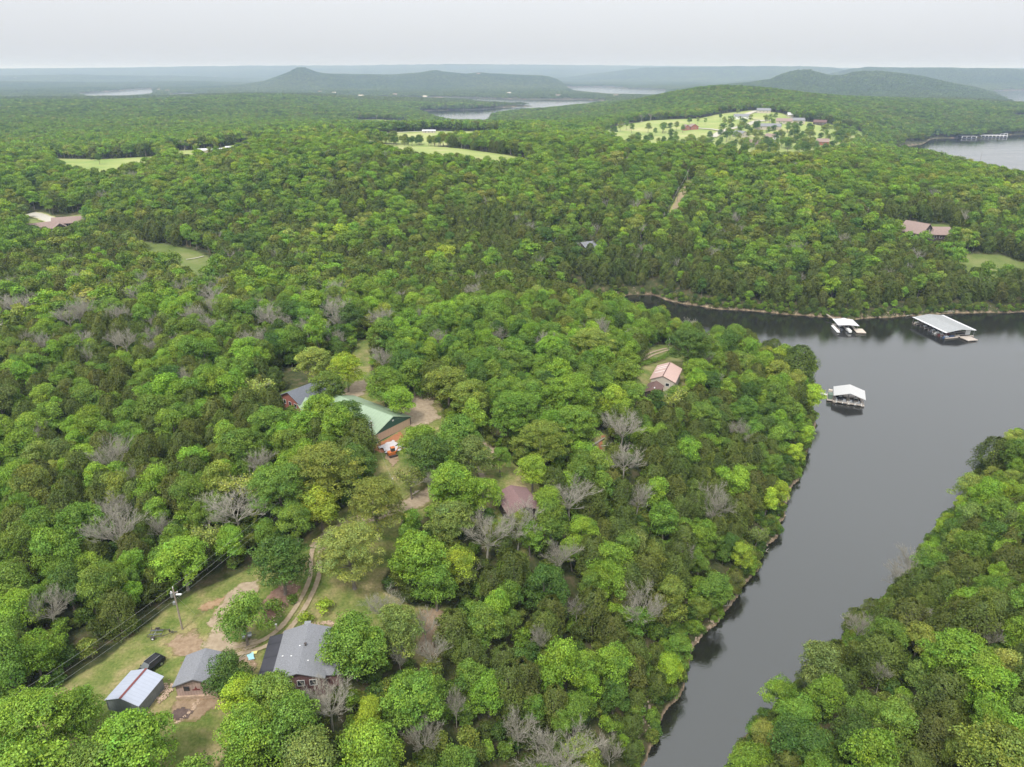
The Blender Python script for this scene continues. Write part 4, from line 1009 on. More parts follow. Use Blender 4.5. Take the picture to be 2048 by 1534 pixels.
M_DOCKROOF2 = ribbed('big_dock_roof_sheet', (.30, .31, .31), 2.5, 'X', .9, .5, 0., .16)
M_DECK = ribbed('dock_planks', (.42, .37, .32), .5, 'X', .7, .85, 0., .15)
M_WHITEMETAL = mat('white_metal', (.60, .60, .62), .4, noise_amt=.04)
def P3(px, py, dz=0.): x, y = G(px, py, dz); return (x, y, H1(x, y))
def roof_pair(t, w, l, eave, ridge, over, m, th=.14, name='roof', shift=0.):
    """two slopes meeting at a ridge along y"""
    hw = w/2+over; sl = (ridge-eave)/(w/2); ze = eave-sl*over; b = MB()
    for s in (-1, 1):
        b.extrude([(s*hw+shift, ze), (shift, ridge), (shift, ridge+th), (s*hw+shift, ze+th)], 'y', -l/2-over, l/2+over)
    return b.build(name, m, t)
def gable_walls(t, w, l, eave, ridge, m, base=-.8, name='wall', shift=0.):
    b = MB(); b.extrude([(-w/2+shift, base), (w/2+shift, base), (w/2+shift, eave-.02), (shift, ridge-.03), (-w/2+shift, eave-.02)], 'y', -l/2, l/2); return b.build(name, m, t)
def opening(t, face, u, z, ww, hh, w, l, frame, pane=None, name='window'):
    """window or door on a wall: frame proud of the wall, pane proud of nothing but the frame's recess"""
    pane = pane or M_GLASS; d = .05
    if face in 'SN':
        s = -1 if face == 'S' else 1; y = s*(l/2+d/2+.003)
        f = MB(); fw = .09
        f.box((u-ww/2, y, z), (fw, d, hh+fw)); f.box((u+ww/2, y, z), (fw, d, hh+fw)); f.box((u, y, z+hh/2), (ww-fw, d, fw)); f.box((u, y, z-hh/2), (ww-fw, d, fw))
        fr = f.build(name, frame, t); MB().box((u, s*(l/2+.018), z), (ww-fw, .03, hh-fw)).build('pane' if name == 'window' else 'panel', pane, fr)
    else:
        s = -1 if face == 'W' else 1; x_ = s*(w/2+d/2+.003)
        f = MB(); fw = .09
        f.box((x_, u-ww/2, z), (d, fw, hh+fw)); f.box((x_, u+ww/2, z), (d, fw, hh+fw)); f.box((x_, u, z+hh/2), (d, ww-fw, fw)); f.box((x_, u, z-hh/2), (d, ww-fw, fw))
        fr = f.build(name, frame, t); MB().box((s*(w/2+.018), u, z), (.03, ww-fw, hh-fw)).build('pane' if name == 'window' else 'panel', pane, fr)
    return fr
GR_B = 'buildings of the near yard'
# metal shed
z0 = H1(-58.3, 82.9); t = empty('metal_shed', (-58.3, 82.9, z0), R(-11.5)); EV = 24.75-z0
tag(t, 'small metal shed with pale sheet roof and dark red ridge cap, beside the black car', 'shed')
w, l = 5.5, 5.6
gable_walls(t, w, l, EV-.1, EV+.85, M_WALLSHEET); roof_pair(t, w, l, EV-.1, EV+.85, .2, M_METAL, .07)
MB().box((w/2+.02, 0, EV/2-.5), (.03, l-.1, EV+.4)).build('side_cladding', M_WALLSHEETY, t)
MB().box((-.09, 0, EV+.95), (.2, l+.46, .03), ry=R(-16)).box((.09, 0, EV+.95), (.2, l+.46, .03), ry=R(16)).build('ridge_cap', M_REDTRIM, t)
for s in (-1, 1): MB().box((s*(w/2+.03), -l/2-.03, EV/2-.5), (.1, .1, EV+.6)).build('corner_trim', M_STEEL, t)
opening(t, 'N', 0, 1.2, 2.8, 2.3, w, l, M_STEEL, M_WALLSHEET, 'door')
# plank cabin
z0 = H1(-49.4, 86.3); t = empty('cabin', (-49.4, 86.3, z0), R(4.5)); EV = 25.0-z0
tag(t, 'small plank cabin with grey shingle roof and red wall ornament, between shed and house', 'cabin')
w, l = 5.9, 5.9
gable_walls(t, w, l, EV, EV+1.15, M_PLANK); roof_pair(t, w, l, EV, EV+1.15, .35, M_SHINGLE)
opening(t, 'S', -1.35, EV-.85, .8, .8, w, l, M_TRIM); opening(t, 'S', 1.5, EV-.75, .6, .6, w, l, M_TRIM)
MB().extrude([(-.55, EV-1.25), (.65, EV-1.25), (.6, EV-1.05), (.25, EV-1.0), (.05, EV-.45), (-.15, EV-1.0), (-.5, EV-1.05)], 'y', -l/2-.05, -l/2-.01).build('wall_ornament', M_REDTRIM, t)
MB().box((0, -l/2-.16, .1), (w+.4, .3, .9)).build('stone_footing', M_STONE, t)
f = MB(); sl = 1.15/(w/2+.35)
for s in (-1, 1): f.extrude([(0, EV+1.02), (s*(w/2+.35), EV-.12), (s*(w/2+.35), EV-.24), (0, EV+.9)], 'y', -l/2-.38, -l/2-.34)
f.build('fascia', M_TRIM, t)
# grey-roofed house with dark lean-to
cx, cy = -33.9, 89.6; z0 = H1(cx, cy); t = empty('house', (cx, cy, z0), R(5.5)); EV = 25.0-z0
tag(t, 'low house with wide grey shingle roof, red brick chimney and black lean-to roof', 'house')
w, l = 8.1, 10.9; M_SIDING = ribbed('maroon_siding', (.17, .09, .085), .35, 'X', .6, .85, 0., .15)
gable_walls(t, w-.4, l-.6, EV, EV+1.3, M_SIDING); roof_pair(t, w, l, EV, EV+1.3, .15, M_SHINGLE)
lt = MB(); lt.extrude([(-w/2-2.5, EV-.62), (-w/2-.17, EV-.13), (-w/2-.17, EV-.02), (-w/2-2.5, EV-.5)], 'y', -l/2+1.0, l/2-.3); lt.build('lean_to_roof', M_BLACKROOF, t)
MB().box((-w/2-1.3, .2, EV/2-.7), (1.9, 7.8, EV-.5)).build('lean_to_wall', M_CREAM, t)
for yy in (-3.6, 0, 4.2): MB().box((-w/2-2.42, yy, EV/2-.6), (.12, .12, EV-.4)).build('post', M_WOOD, t)
wg = MB(); wg.extrude([(-l/2+.6, EV-.2), (-l/2+2.3, EV+.35), (-l/2+4.2, EV-.2), (-l/2+4.2, EV-.06), (-l/2+2.3, EV+.5), (-l/2+.6, EV-.06)], 'x', w/2-.6, w/2+2.2); wg.build('wing_roof', M_SHINGLE, t)
MB().box((w/2+.9, -l/2+2.4, EV/2-.7), (2.2, 3.0, EV+.6)).build('wing_wall', M_SIDING, t)
b = MB().box((-.2, l/2+.42, EV*.5+.1), (.95, .7, EV+2.2)).build('chimney', M_BRICK, t); MB().box((-.2, l/2+.42, EV+1.26), (1.05, .8, .1)).build('chimney_cap', M_STEEL, b)
b = MB().tube([(.35, .5, EV+1.1), (.35, .5, EV+1.75)], .14, 10).build('roof_vent', M_TRIM, t); MB().tube([(.35, .5, EV+1.75), (.35, .5, EV+1.86)], [.24, .1], 10).build('vent_cap', M_TRIM, b)
for vx, vy, sgn in ((-1.7, -1.2, 1), (1.2, -2.6, 1), (-3.2, -.6, 1), (-.6, .6, 1)): MB().box((vx, vy, EV+1.3-abs(vx)*1.3/(w/2)+.17), (.22, .16, .08)).build('flashing', M_WHITE, t)
for u in (-1.7, .3, 2.2): opening(t, 'S', u, EV-1.0, 1.1, 1.1, w-.4, l-.6, M_WHITE)
MB().box((0, -l/2-1.0, .15), (w-.6, 1.8, .15)).build('porch_deck', M_WOOD, t)
# green-roofed building
z0 = 25.6; cx, cy = -39.1, 170.9; t = empty('metal_building', (cx, cy, z0), R(52.9)); EV = 3.3
tag(t, 'long metal building with light green roof and tan gable wall banded in dark green', 'building')
w, l = 12.2, 21.6
gable_walls(t, w, l, EV, EV+2.5, M_TAN, -1.2); roof_pair(t, w, l, EV, EV+2.5, .35, M_GREENROOF, .12)
MB().extrude([(-w/2+.02, EV-.35), (w/2-.02, EV-.35), (w/2-.02, EV-.1), (0, EV+2.4), (-w/2+.02, EV-.1)], 'y', -l/2-.05, -l/2-.004).build('gable_panel', M_GREENDARK, t)
MB().box((0, -l/2-.03, .3), (w-.02, .05, 1.1)).build('wainscot', M_GREENDARK, t)
MB().box((-w/2-.03, 0, .3), (.05, l-.02, 1.1)).box((w/2+.03, 0, .3), (.05, l-.02, 1.1)).build('side_wainscot', M_GREENDARK, t)
for s in (-1, 1): MB().box((s*(w/2+.02), -l/2-.02, EV/2-.5), (.16, .16, EV+1)).build('corner_trim', M_TRIM, t)
MB().box((0, -l/2-.08, EV+1.35), (.5, .05, .4)).build('gable_vent', M_WHITE, t)
for u in (-5, 2): opening(t, 'E', u, 1.35, 3.0, 2.7, w, l, M_WHITE, M_WHITE, 'door')
# low green roof behind trees beside it
p = P3(618,806,3.); t = empty('annex', (p[0], p[1], p[2]), R(30)); tag(t, 'small green-roofed annex half hidden between grey house and green-roofed building', 'building')
gable_walls(t, 5, 6, 2.4, 3.4, M_TAN); roof_pair(t, 5, 6, 2.4, 3.4, .3, M_GREENROOF, .1); opening(t, 'S', 0, 1.1, .9, 1.9, 5, 6, M_WHITE, M_TRIM, 'door')
# dark grey house left of it
p = P3(620,778,3.5); t = empty('house', (p[0], p[1], p[2]), R(-38)); tag(t, 'house with dark grey shingle roof half hidden by trees behind the green-roofed building', 'house')
gable_walls(t, 9, 14, 2.8, 4.9, M_BRICK); roof_pair(t, 9, 14, 2.8, 4.9, .5, M_DARKGREY)
for u in (-2.4, 0, 2.4): opening(t, 'S', u, 1.5, 1.1, 1.2, 9, 14, M_WHITE)
for u in (-4, 3): opening(t, 'W', u, 1.5, 1.3, 1.2, 9, 14, M_WHITE)
# maroon-roofed house
cx, cy = W(1036, 1000, 25.6); z0 = H1(cx, cy); t = empty('house', (cx, cy, z0), R(20)); tag(t, 'house with maroon shingle roof at the edge of the lawn', 'house')
w, l = 7.2, 8.8; EV = 25.2-z0
gable_walls(t, w-.3, l-.3, EV, EV+1.4, M_TRIM); roof_pair(t, w, l, EV, EV+1.4, .3, M_MAROON)
for u in (-2, 1.4): opening(t, 'E', u, EV-1.1, 1.2, 1.2, w-.3, l-.3, M_WHITE)
MB().box((w/2+1.1, 0, EV*.3), (2., 6, .14)).build('deck', M_WOOD, t)
opening(t, 'S', 0, EV-1.2, 1., 2., w-.3, l-.3, M_WHITE, M_TRIM, 'door')
# salmon-roofed house
cx, cy = 50.6, 217.2; z0 = H1(cx, cy); t = empty('house', (cx, cy, z0), R(-21.8)); tag(t, 'house with salmon pink metal roof on the small lawn', 'house')
w, l = 8., 12.4; EV = 21.-z0
gable_walls(t, w-.4, l-.3, EV, EV+1.7, M_CREAM); roof_pair(t, w, l, EV, EV+1.7, .2, M_PINK, .1)
for yy in (-1.2, 1.8, 3.6): MB().box((-w/4, yy, EV+.98), (w/2-.6, .28, .05), ry=R(-23)).build('skylight_strip', M_WHITE, t)
MB().box((0, 0, EV+1.83), (.3, l+.3, .05)).build('ridge_cap', M_BROWN, t)
for u in (-2, 1.6): opening(t, 'S', u, EV-1.2, 1.2, 1.1, w-.4, l-.3, M_WHITE)
p = P3(1306,776,3.); t = empty('outbuilding', p, R(-25)); tag(t, 'small outbuilding with dark brown roof in front of the salmon-roofed house', 'building')
gable_walls(t, 4.6, 8, 2.5, 3.7, M_TRIM); roof_pair(t, 4.6, 8, 2.5, 3.7, .3, M_BROWN); opening(t, 'S', 0, 1.0, 1., 1.9, 4.6, 8, M_WHITE, M_TRIM, 'door'); MB().tube([(.7, -1, 3.2), (.7, -1, 3.75)], .2, 10).build('roof_vent', M_WHITE, t)

# ------------------------------------------------------------------ far houses
def far_house(px, py, w, l, yaw, eave, ridge, roof, wall, label, nm='house', cat='house', dz=2., win=3, extra=None):
    p = P3(px, py, dz); t = empty(nm, p, R(yaw)); tag(t, label, cat)
    gable_walls(t, w, l, eave, ridge, wall, -2); roof_pair(t, w, l, eave, ridge, .6, roof, .2)
    for k in range(win): opening(t, 'S', (k-(win-1)/2)*w/(win+.5), eave*.55, 1.3, 1.4, w, l, M_WHITE)
    for k in range(win+1):
        for fc in 'EW': opening(t, fc, (k-win/2)*l/(win+1.6), eave*.55, 1.3, 1.4, w, l, M_WHITE)
    if extra: extra(t)
    return t
def cross_wing(w, l, ox, oy, yaw, eave, ridge, roof, wall):
    def f(t):
        e_ = gable_walls(t, w, l, eave, ridge, wall, -2, 'wing_wall'); e_.location = (ox, oy, 0); e_.rotation_euler.z = R(yaw)
        r2 = roof_pair(t, w, l, eave, ridge, .6, roof, .2, 'wing_roof'); r2.location = (ox, oy, .03); r2.rotation_euler.z = R(yaw)
    return f
far_house(90,452,9,17,-52,3.2,6.2,M_TANSH,M_TRIM,'brown-roofed lodge at left edge of the wood, nearer wing beside the pale driveway',extra=cross_wing(7,9,2,7,90,3.2,5.6,M_TANSH,M_TRIM),dz=4)
far_house(143,440,9,20,-68,3.2,6.0,M_TANSH,M_TRIM,'long brown-roofed wing of the lodge, just right of the pale driveway',dz=4)
far_house(1182,476,11,13,-60,3.,5.6,M_SHINGLE,M_TRIM,'grey-roofed house peeking out of the wood, left of the service cut',dz=7.5)
far_house(1120,480,8,9,20,3.,5.,M_DARKGREY,M_TRIM,'dark roof almost hidden in the wood left of the grey-roofed house',dz=5)
def truss(t):
    for u in (-3, 0, 3): MB().box((u, -7.72, 4.4), (.35, .25, 3.6)).build('timber_brace', M_CREAM, t)
far_house(1832,462,12,14,32,4.2,9.2,M_TANSH,M_TRIM,'steep brown-roofed house with glazed timber gable, left of the pair on the hillside',dz=4,extra=truss)
far_house(1871,464,9,14,84,3.6,7.0,M_TANSH,M_TRIM,'brown-roofed house, right of the pair on the hillside',dz=4)
far_house(420,301,6,22,-77,2.6,3.8,M_WHITEMETAL,M_CREAM,'long white metal barn at the edge of the left meadow','barn','barn',win=2)
far_house(457,294,3,5,-80,2.,2.6,M_WHITEMETAL,M_CREAM,'short white shed in the meadow right of the long barn','shed','shed',win=1)
far_house(858,262.5,7,16,-88,2.6,3.8,M_WHITEMETAL,M_CREAM,'white-roofed barn by the middle meadow','barn','barn',win=2)
far_house(999,259.5,10,12,-80,3.,5.,M_TANSH,M_CREAM,'pale tan barn at right end of the middle meadow','barn','barn',win=2)
E_H = [(1386,255.5,11,12,10,M_TANSH,M_BRICK,'red brick house with dark roof standing alone in the open meadow'),(1371,257,8,9,20,M_TANSH,M_BRICK,'small red brick barn beside the meadow house'),
 (1484,235,14,24,82,M_SHINGLE,M_WHITE,'white house with grey roof high on the meadow'),(1527,223,16,22,75,M_SHINGLE,M_CREAM,'pale grey-roofed house at the top of the meadow, end of the lane'),
 (1535,255,16,34,80,M_SHINGLE,M_CREAM,'long grey-roofed house beside the main lane of the estate'),(1568,244,18,22,70,M_TANSH,M_CREAM,'large tan hip-roofed house right of the estate lane'),
 (1594,243,12,20,85,M_SHINGLE,M_CREAM,'grey-roofed house adjoining the large tan house on its right'),(1480,270,13,16,30,M_SHINGLE,M_CREAM,'grey-roofed house among trees below the estate lane'),
 (1542,276,12,14,35,M_TANSH,M_WHITE,'pale peaked house among the lower trees of the estate'),(1495,288,8,16,80,M_TANSH,M_CREAM,'tan roof left of a pair showing over the wood below the estate'),
 (1513,289,8,14,80,M_TANSH,M_CREAM,'tan roof right of a pair showing over the wood below the estate'),(1640,247,14,18,60,M_BROWN,M_TRIM,'dark brown house at the right side of the estate'),
 (1645,286,10,14,70,M_TANSH,M_BRICK,'small tan-roofed house among trees in the lower right meadow'),(1627,232,10,26,85,M_SHINGLE,M_CREAM,'long pale roof by the wood edge at the upper right of the estate'),(1590,232,8,24,86,M_WHITEMETAL,M_CREAM,'cream barn roof behind the large tan house'),
 (1728,250,9,22,84,M_TANSH,M_CREAM,'tan roof in the wood right of the estate')]
for (a, b, w_, l_, yw, rf, wl, lb) in E_H: far_house(a, b, w_, l_, yw, 4., 7.2, rf, wl, lb, win=2)
for (a, b, lb) in [(1805,244,'tiny white house in the wood above the marina, leftmost'),(1908,243,'tiny white roof in the wood above the marina, rightmost'),(1440,205,'small pale house on the wooded hilltop, left'),(1475,197,'small pale house on the wooded hilltop, right'),
    (1232,189,'white house on the wooded point left of the hilltop'),(1018,184.5,'white house on the far shore, left of the open lake arm'),(1116,189,'white house on the far shore, near the open lake arm'),
    (428,190,'white house on the far left shore'),(318,178,'pale house beside the far left lake'),(335,180,'pale house just right of the far left lake'),(722,189.5,'tan lakeside house below the cone hill, leftmost'),(850,191,'white lakeside roof under the far ridge'),(830,243,'pale cottage at the left tip of the middle lake'),
    (640,182,'cream house in the far settlement below the cone hill, left'),(668,184,'cream house in the far settlement below the cone hill, right'),(790,187,'cream house on the far bank between the lake roofs'),(957,147,'long pale house on top of the far ridge'),(30,156,'pale building on the far left hillside'),(430,148,'pale house on the far slope left of the cone hill'),(470,149,'pale long house on the far slope just left of the cone hill')]:
    d = math.hypot(*G(a, b)); s_ = max(1, d/1700)
    far_house(a, b, 9*s_**.2, 15*s_**.3, rnd.choice((75, 82, 90)), 5.*s_**.25, 8.*s_**.25, M_CREAM if rnd.random() < .5 else M_TANSH, M_CREAM, lb, dz=10, win=1)

# ------------------------------------------------------------------ docks
def rect4(pts, z):
    q = [W(a, b, z) for a, b in pts]; (ax, ay), (bx, by), (cx_, cy_), (dx_, dy_) = q      # near-left, near-right, far-right, far-left
    ux, uy = (bx-ax+cx_-dx_)/2, (by-ay+cy_-dy_)/2; vx, vy = (dx_-ax+cx_-bx)/2, (dy_-ay+cy_-by)/2
    return (ax+bx+cx_+dx_)/4, (ay+by+cy_+dy_)/4, math.atan2(uy-0, ux), math.hypot(ux, uy), math.hypot(vx, vy)
def dock_base(t, w, l, fingers, m=M_DECK):
    b = MB().box((0, l/2-1.1, .35), (w, 2.2, .3)); b.build('walkway', m, t)
    n = fingers
    for k in range(n+1):
        u = -w/2+.55+k*(w-1.1)/n; MB().box((u, -1.1, .35), (1.1, l-2.2, .3)).build('finger_deck', m, t)
        for yy in (-l/2+.3, 0, l/2-2.6): MB().tube([(u, yy, .5), (u, yy, 3.2)], .07, 6).build('post', M_STEEL, t)
    for k in range(n+1): MB().box((-w/2+.55+k*(w-1.1)/n, -.8, .08), (.9, l-1.8, .3)).build('float', M_TRIM, t)
def boat(t_name, loc, rz, L, hullm, label, cover=None, group=None):
    t = empty(t_name, loc, rz); tag(t, label, 'boat', group)
    n = 9; V = []
    for i in range(n):
        s = i/(n-1); bw = .95*(1-max(0, s-.45)**2*3.2); zz = .62+.25*s*s; yk = -.12+.45*max(0, s-.7)
        V += [(-bw, -L/2+s*L, zz), (-bw*.75, -L/2+s*L, yk+.1), (0, -L/2+s*L, yk-.1), (bw*.75, -L/2+s*L, yk+.1), (bw, -L/2+s*L, zz)]
    Fq = [(i*5+j, i*5+j+1, (i+1)*5+j+1, (i+1)*5+j) for i in range(n-1) for j in range(4)]+[(4, 3, 2, 1, 0)]
    MB().add(V, Fq).build('hull', hullm, t)
    MB().prism([(-.72, -L/2+.15), (.72, -L/2+.15), (.72, L*.05), (.3, L*.4), (-.3, L*.4), (-.72, L*.05)], .45, .58).build('deck', cover or M_CREAM, t)
    MB().extrude([(L*.02, .58), (L*.09, .58), (-.02, 1.05), (-.06, 1.05)], 'x', -.6, .6).build('windshield', M_GLASS, t)
    for yy in (-L*.28, -L*.12): MB().box((0, yy, .72), (1.1, .4, .3)).build('seat', M_WHITE, t)
    e_ = MB().box((0, -L/2-.25, .6), (.35, .4, .75)).build('outboard', M_TRIM, t)
    return t
# two-slip dock by the near point
x_, y_, yw, w, l = rect4([(1670,792.5),(1726.5,801),(1728,780.5),(1671,772.8)], 2.9)
t = empty('boat_dock', (x_, y_, 0), yw); tag(t, 'two-slip boat dock with pale gable roof, moored off the wooded point', 'boat dock')
w, l = 10.6, 8.8; roof_pair(t, w, l, 2.9, 4.6, .1, M_DOCKROOF, .08); dock_base(t, w, l, 2)
MB().extrude([(-w/2, 2.8), (w/2, 2.8), (0, 4.5)], 'y', l/2-.12, l/2-.04).build('gable_sheet', M_WALLSHEET, t)
MB().box((0, -l/2+.15, 1.35), (w-1.6, .06, .06)).box((0, -l/2+.15, .95), (w-1.6, .06, .06)).build('railing', M_WHITE, t)
MB().box((0, -l/2+.45, .53), (w, .9, .16)).build('front_walk', M_DECK, t)
MB().box((-w/2-1.0, -.4, .45), (2.1, 6.4, .35)).build('side_deck', M_DECK, t); MB().box((-w/2-1.0, -1.6, 1.5), (1.6, 2.6, 1.8)).build('locker', mat('green_locker', (.12, .17, .13), .7), t)
MB().box((-w/2-1.0, 2.0, 1.5), (1.4, 1.2, 1.9)).build('cabinet', M_CREAM, t)
for k in range(5): MB().box((-w/2+1.2+k*2.1, -l/2-.08, .62), (.3, .14, .5)).build('bumper', M_WHITE, t)
M_ = Matrix.Translation((x_, y_, 0)) @ Matrix.Rotation(yw, 4, 'Z')
p = M_ @ Vector((-2.6, -.5, .1)); boat('motor_boat', p, yw+math.pi, 6.2, M_TRIM, 'dark boat in the left slip of the near two-slip dock', M_DARKGREY)
p = M_ @ Vector((2.6, -.3, .1)); boat('motor_boat', p, yw+math.pi, 5.6, M_WHITE, 'white boat in the right slip of the near two-slip dock', M_CREAM)
a_ = M_ @ Vector((-w/2-2.0, 1.0, .62)); b_ = M_ @ Vector((-w/2-11.5, 3.6, 1.5)); c_ = (a_+b_)/2
t = empty('gangway', c_, math.atan2((b_-a_).y, (b_-a_).x)); tag(t, 'narrow white gangway from the near dock to the wooded point', 'gangway'); Lg = (b_-a_).length; tl = math.atan2((b_-a_).z, (b_-a_).xy.length)
MB().box((0, 0, 0), (Lg, 1.1, .12), ry=-tl).build('deck', M_WHITE, t)
for s in (-1, 1): MB().box((0, s*.52, .75), (Lg, .05, .06), ry=-tl).box((0, s*.52, .4), (Lg, .04, .04), ry=-tl).build('rail', M_STEEL, t)
# small dock on the far shore
x_, y_, yw, w, l = rect4([(1674.4,650.3),(1713.8,651.6),(1708.3,639.8),(1669.6,637.2)], 2.9)
t = empty('boat_dock', (x_, y_, 0), yw+R(3)); tag(t, 'small boat dock with flat white roof near the far shore', 'boat dock')
w, l = 9.2, 9.5; roof_pair(t, w, l, 2.8, 3.2, .1, M_WHITEMETAL, .08); dock_base(t, w, l, 2)
MB().box((-w/2-.6, -l/2+1.6, .5), (1.3, 9.5, .4)).build('side_deck', M_WHITE, t); MB().box((w/2+.6, -l/2-.1, .5), (4.2, 5.6, .4)).build('swim_deck', M_CREAM, t)
MB().box((.1, -l/2-.8, .9), (1.3, 4.6, .9)).build('slide_tower', M_WHITE, t); MB().box((1.2, l/2+1.0, 1.6), (1.8, 2.2, 2.6), rz=.5).build('storage_shed', M_WHITEMETAL, t)
M_ = Matrix.Translation((x_, y_, 0)) @ Matrix.Rotation(yw, 4, 'Z')
p = M_ @ Vector((-2.3, -1.6, .1)); boat('motor_boat', p, yw+math.pi, 6.5, M_DARKGREY, 'grey boat under the small white-roofed dock', M_STEEL)
a_ = M_ @ Vector((-.5, l/2, .6)); b_ = M_ @ Vector((-5.5, l/2+11, 2.)); c_ = (a_+b_)/2
t = empty('gangway', c_, math.atan2((b_-a_).y, (b_-a_).x)); tag(t, 'brown gangway from the small white-roofed dock up the far bank', 'gangway'); MB().box((0, 0, 0), ((b_-a_).length, 1., .12), ry=-math.atan2((b_-a_).z, (b_-a_).xy.length)).build('deck', M_WOOD, t)
# large dock
x_, y_, yw, w, l = rect4([(1893,665.6),(1951,660.8),(1884.5,630.2),(1826.5,634)], 3.1)
t = empty('boat_dock', (x_, y_, 0), yw); tag(t, 'large boat dock under one long grey roof at right by the far shore', 'boat dock')
uu = Vector((math.cos(yw), math.sin(yw)))
q = [Vector(W(*c_, 3.1)) for c_ in ((1893,665.6),(1951,660.8),(1884.5,630.2),(1826.5,634))]
Rz = Matrix.Rotation(-yw, 2); Q = [Rz @ (v-Vector((x_, y_))) for v in q]     # corners in the dock's own frame
mN, mF = (Q[0]+Q[1])/2, (Q[2]+Q[3])/2
def slab(b, A, B, C_, D, zs, th):
    vs = [(*A, zs[0]), (*B, zs[1]), (*C_, zs[2]), (*D, zs[3])]; vs = vs+[(v[0], v[1], v[2]-th) for v in vs]
    b.add(vs, [(0,1,2,3),(7,6,5,4),(0,4,5,1),(1,5,6,2),(2,6,7,3),(3,7,4,0)])
b = MB(); slab(b, Q[0], mN, mF, Q[3], (3.1, 4.1, 4.1, 3.1), .12); slab(b, mN, Q[1], Q[2], mF, (4.1, 3.1, 3.1, 4.1), .12); b.build('roof', M_DOCKROOF2, t)
def edge_beam(A, B, z, nm, m, hh=.3, ww=.25, off=0):
    A, B = Vector(A), Vector(B); c_ = (A+B)/2; d_ = B-A; return MB().box((c_.x, c_.y, z), (d_.length, ww, hh), rz=math.atan2(d_.y, d_.x)).build(nm, m, t)
edge_beam(Q[0], Q[3], 3.12, 'gutter', M_WHITEMETAL, .12, 1.2); edge_beam(Q[1], Q[2], 3.14, 'gutter', M_WHITEMETAL, .12, 1.2)
edge_beam(mN.lerp(mF, .02), mF, .35, 'walkway', M_DECK, .3, 2.4); nf = 8
for k in range(nf+1):
    f_ = .01+.98*k/nf
    for S0, S1 in ((Q[0], Q[3]), (Q[1], Q[2])):
        e0 = S0.lerp(S1, f_); c0 = mN.lerp(mF, f_); ee = c0.lerp(e0, .97)
        edge_beam(c0.lerp(e0, .14), ee, .35, 'finger_deck', M_DECK, .3, .9)
        MB().tube([(ee.x, ee.y, -.1), (ee.x, ee.y, 3.15)], .07, 6).build('post', M_STEEL, t)
c_ = Q[0].lerp(Q[1], .62)+Vector((.5, -3.2)); MB().box((c_.x, c_.y, .5), (5.2, 4.2, .35)).build('swim_deck', M_DECK, t)
edge_beam(mN+Vector((0,-.5)), c_, .55, 'ramp_deck', M_DECK, .3, 1.6)
MB().box((Q[1].x-1.6, Q[1].y+2.2, 1.6), (2.6, .08, 2.4)).build('screen_panel', M_WHITE, t)
M_ = Matrix.Translation((x_, y_, 0)) @ Matrix.Rotation(yw, 4, 'Z'); BC = [(M_TRIM,'black'),(M_WHITE,'white'),(M_DARKGREY,'grey'),(M_REDTRIM,'red'),(mat('blue_hull',(.05,.10,.22),.4),'blue'),(M_CREAM,'cream')]
for k, (fr_, (hm_, hn_)) in enumerate(zip((.06, .19, .31, .44, .69, .94), [BC[4], BC[3], BC[1], BC[2], BC[0], BC[5]])):
    e0 = Q[0].lerp(Q[3], fr_); c0 = mN.lerp(mF, fr_); m0 = c0.lerp(e0, .62); d_ = (e0-c0)
    boat('motor_boat', M_ @ Vector((m0.x, m0.y, .1)), yw+math.atan2(d_.y, d_.x)-math.pi/2+math.pi, 6.2, hm_, '%s boat on the near side of the large grey-roofed dock' % hn_, hm_)
c0 = M_ @ Vector((*mF, .6)); e0 = Vector((*W(1826,628,1.5), 1.8)); c_ = (c0+e0)/2
# marina docks far right
for (a, b, w_, l_, rf, lb, nf_) in [(1934,276,26,20,M_WHITEMETAL,'small white-roofed dock left of the marina roofs on the far bay',3),(1981,274.5,52,16,M_WHITEMETAL,'front white-roofed row of the marina on the far bay',8),(1985,270.5,48,14,M_WHITEMETAL,'rear white-roofed row of the marina on the far bay',8)]:
    gx, gy = W(a, b, 0); t = empty('marina_dock', (gx, gy, 0), R(-8)); tag(t, lb, 'boat dock')
    MB().box((0, 0, .4), (w_, l_, .5)).build('deck', M_DARKGREY, t)
    MB().box((0, 0, 3.6), (w_+1, l_*.85, .4)).build('roof', rf, t)
    for k in range(nf_+1): MB().box((-w_/2+.8+k*(w_-1.6)/nf_, -l_*.42, 1.95), (.8, .7, 2.9)).box((-w_/2+.8+k*(w_-1.6)/nf_, l_*.42, 1.95), (.4, .4, 2.9)).build('post', M_WHITE, t)

# ------------------------------------------------------------------ black car beside the shed
p0 = W(325,1313,23.2); p1 = W(288,1342,23.2); ang = math.atan2(p1[1]-p0[1], p1[0]-p0[0]); cx = p0[0]+2.45*math.cos(ang); cy = p0[1]+2.45*math.sin(ang)
t = empty('parked_car', (cx, cy, H1(cx, cy)+.02), ang); tag(t, 'black sport utility car parked with its bonnet behind the metal shed', 'car')
M_CAR = mat('black_car_paint', (.008, .008, .009), .3, spec=.4); M_TYRE = mat('tyre_rubber', (.03, .03, .03), .9); M_RIM = mat('alloy', (.5, .5, .5), .35, .8)
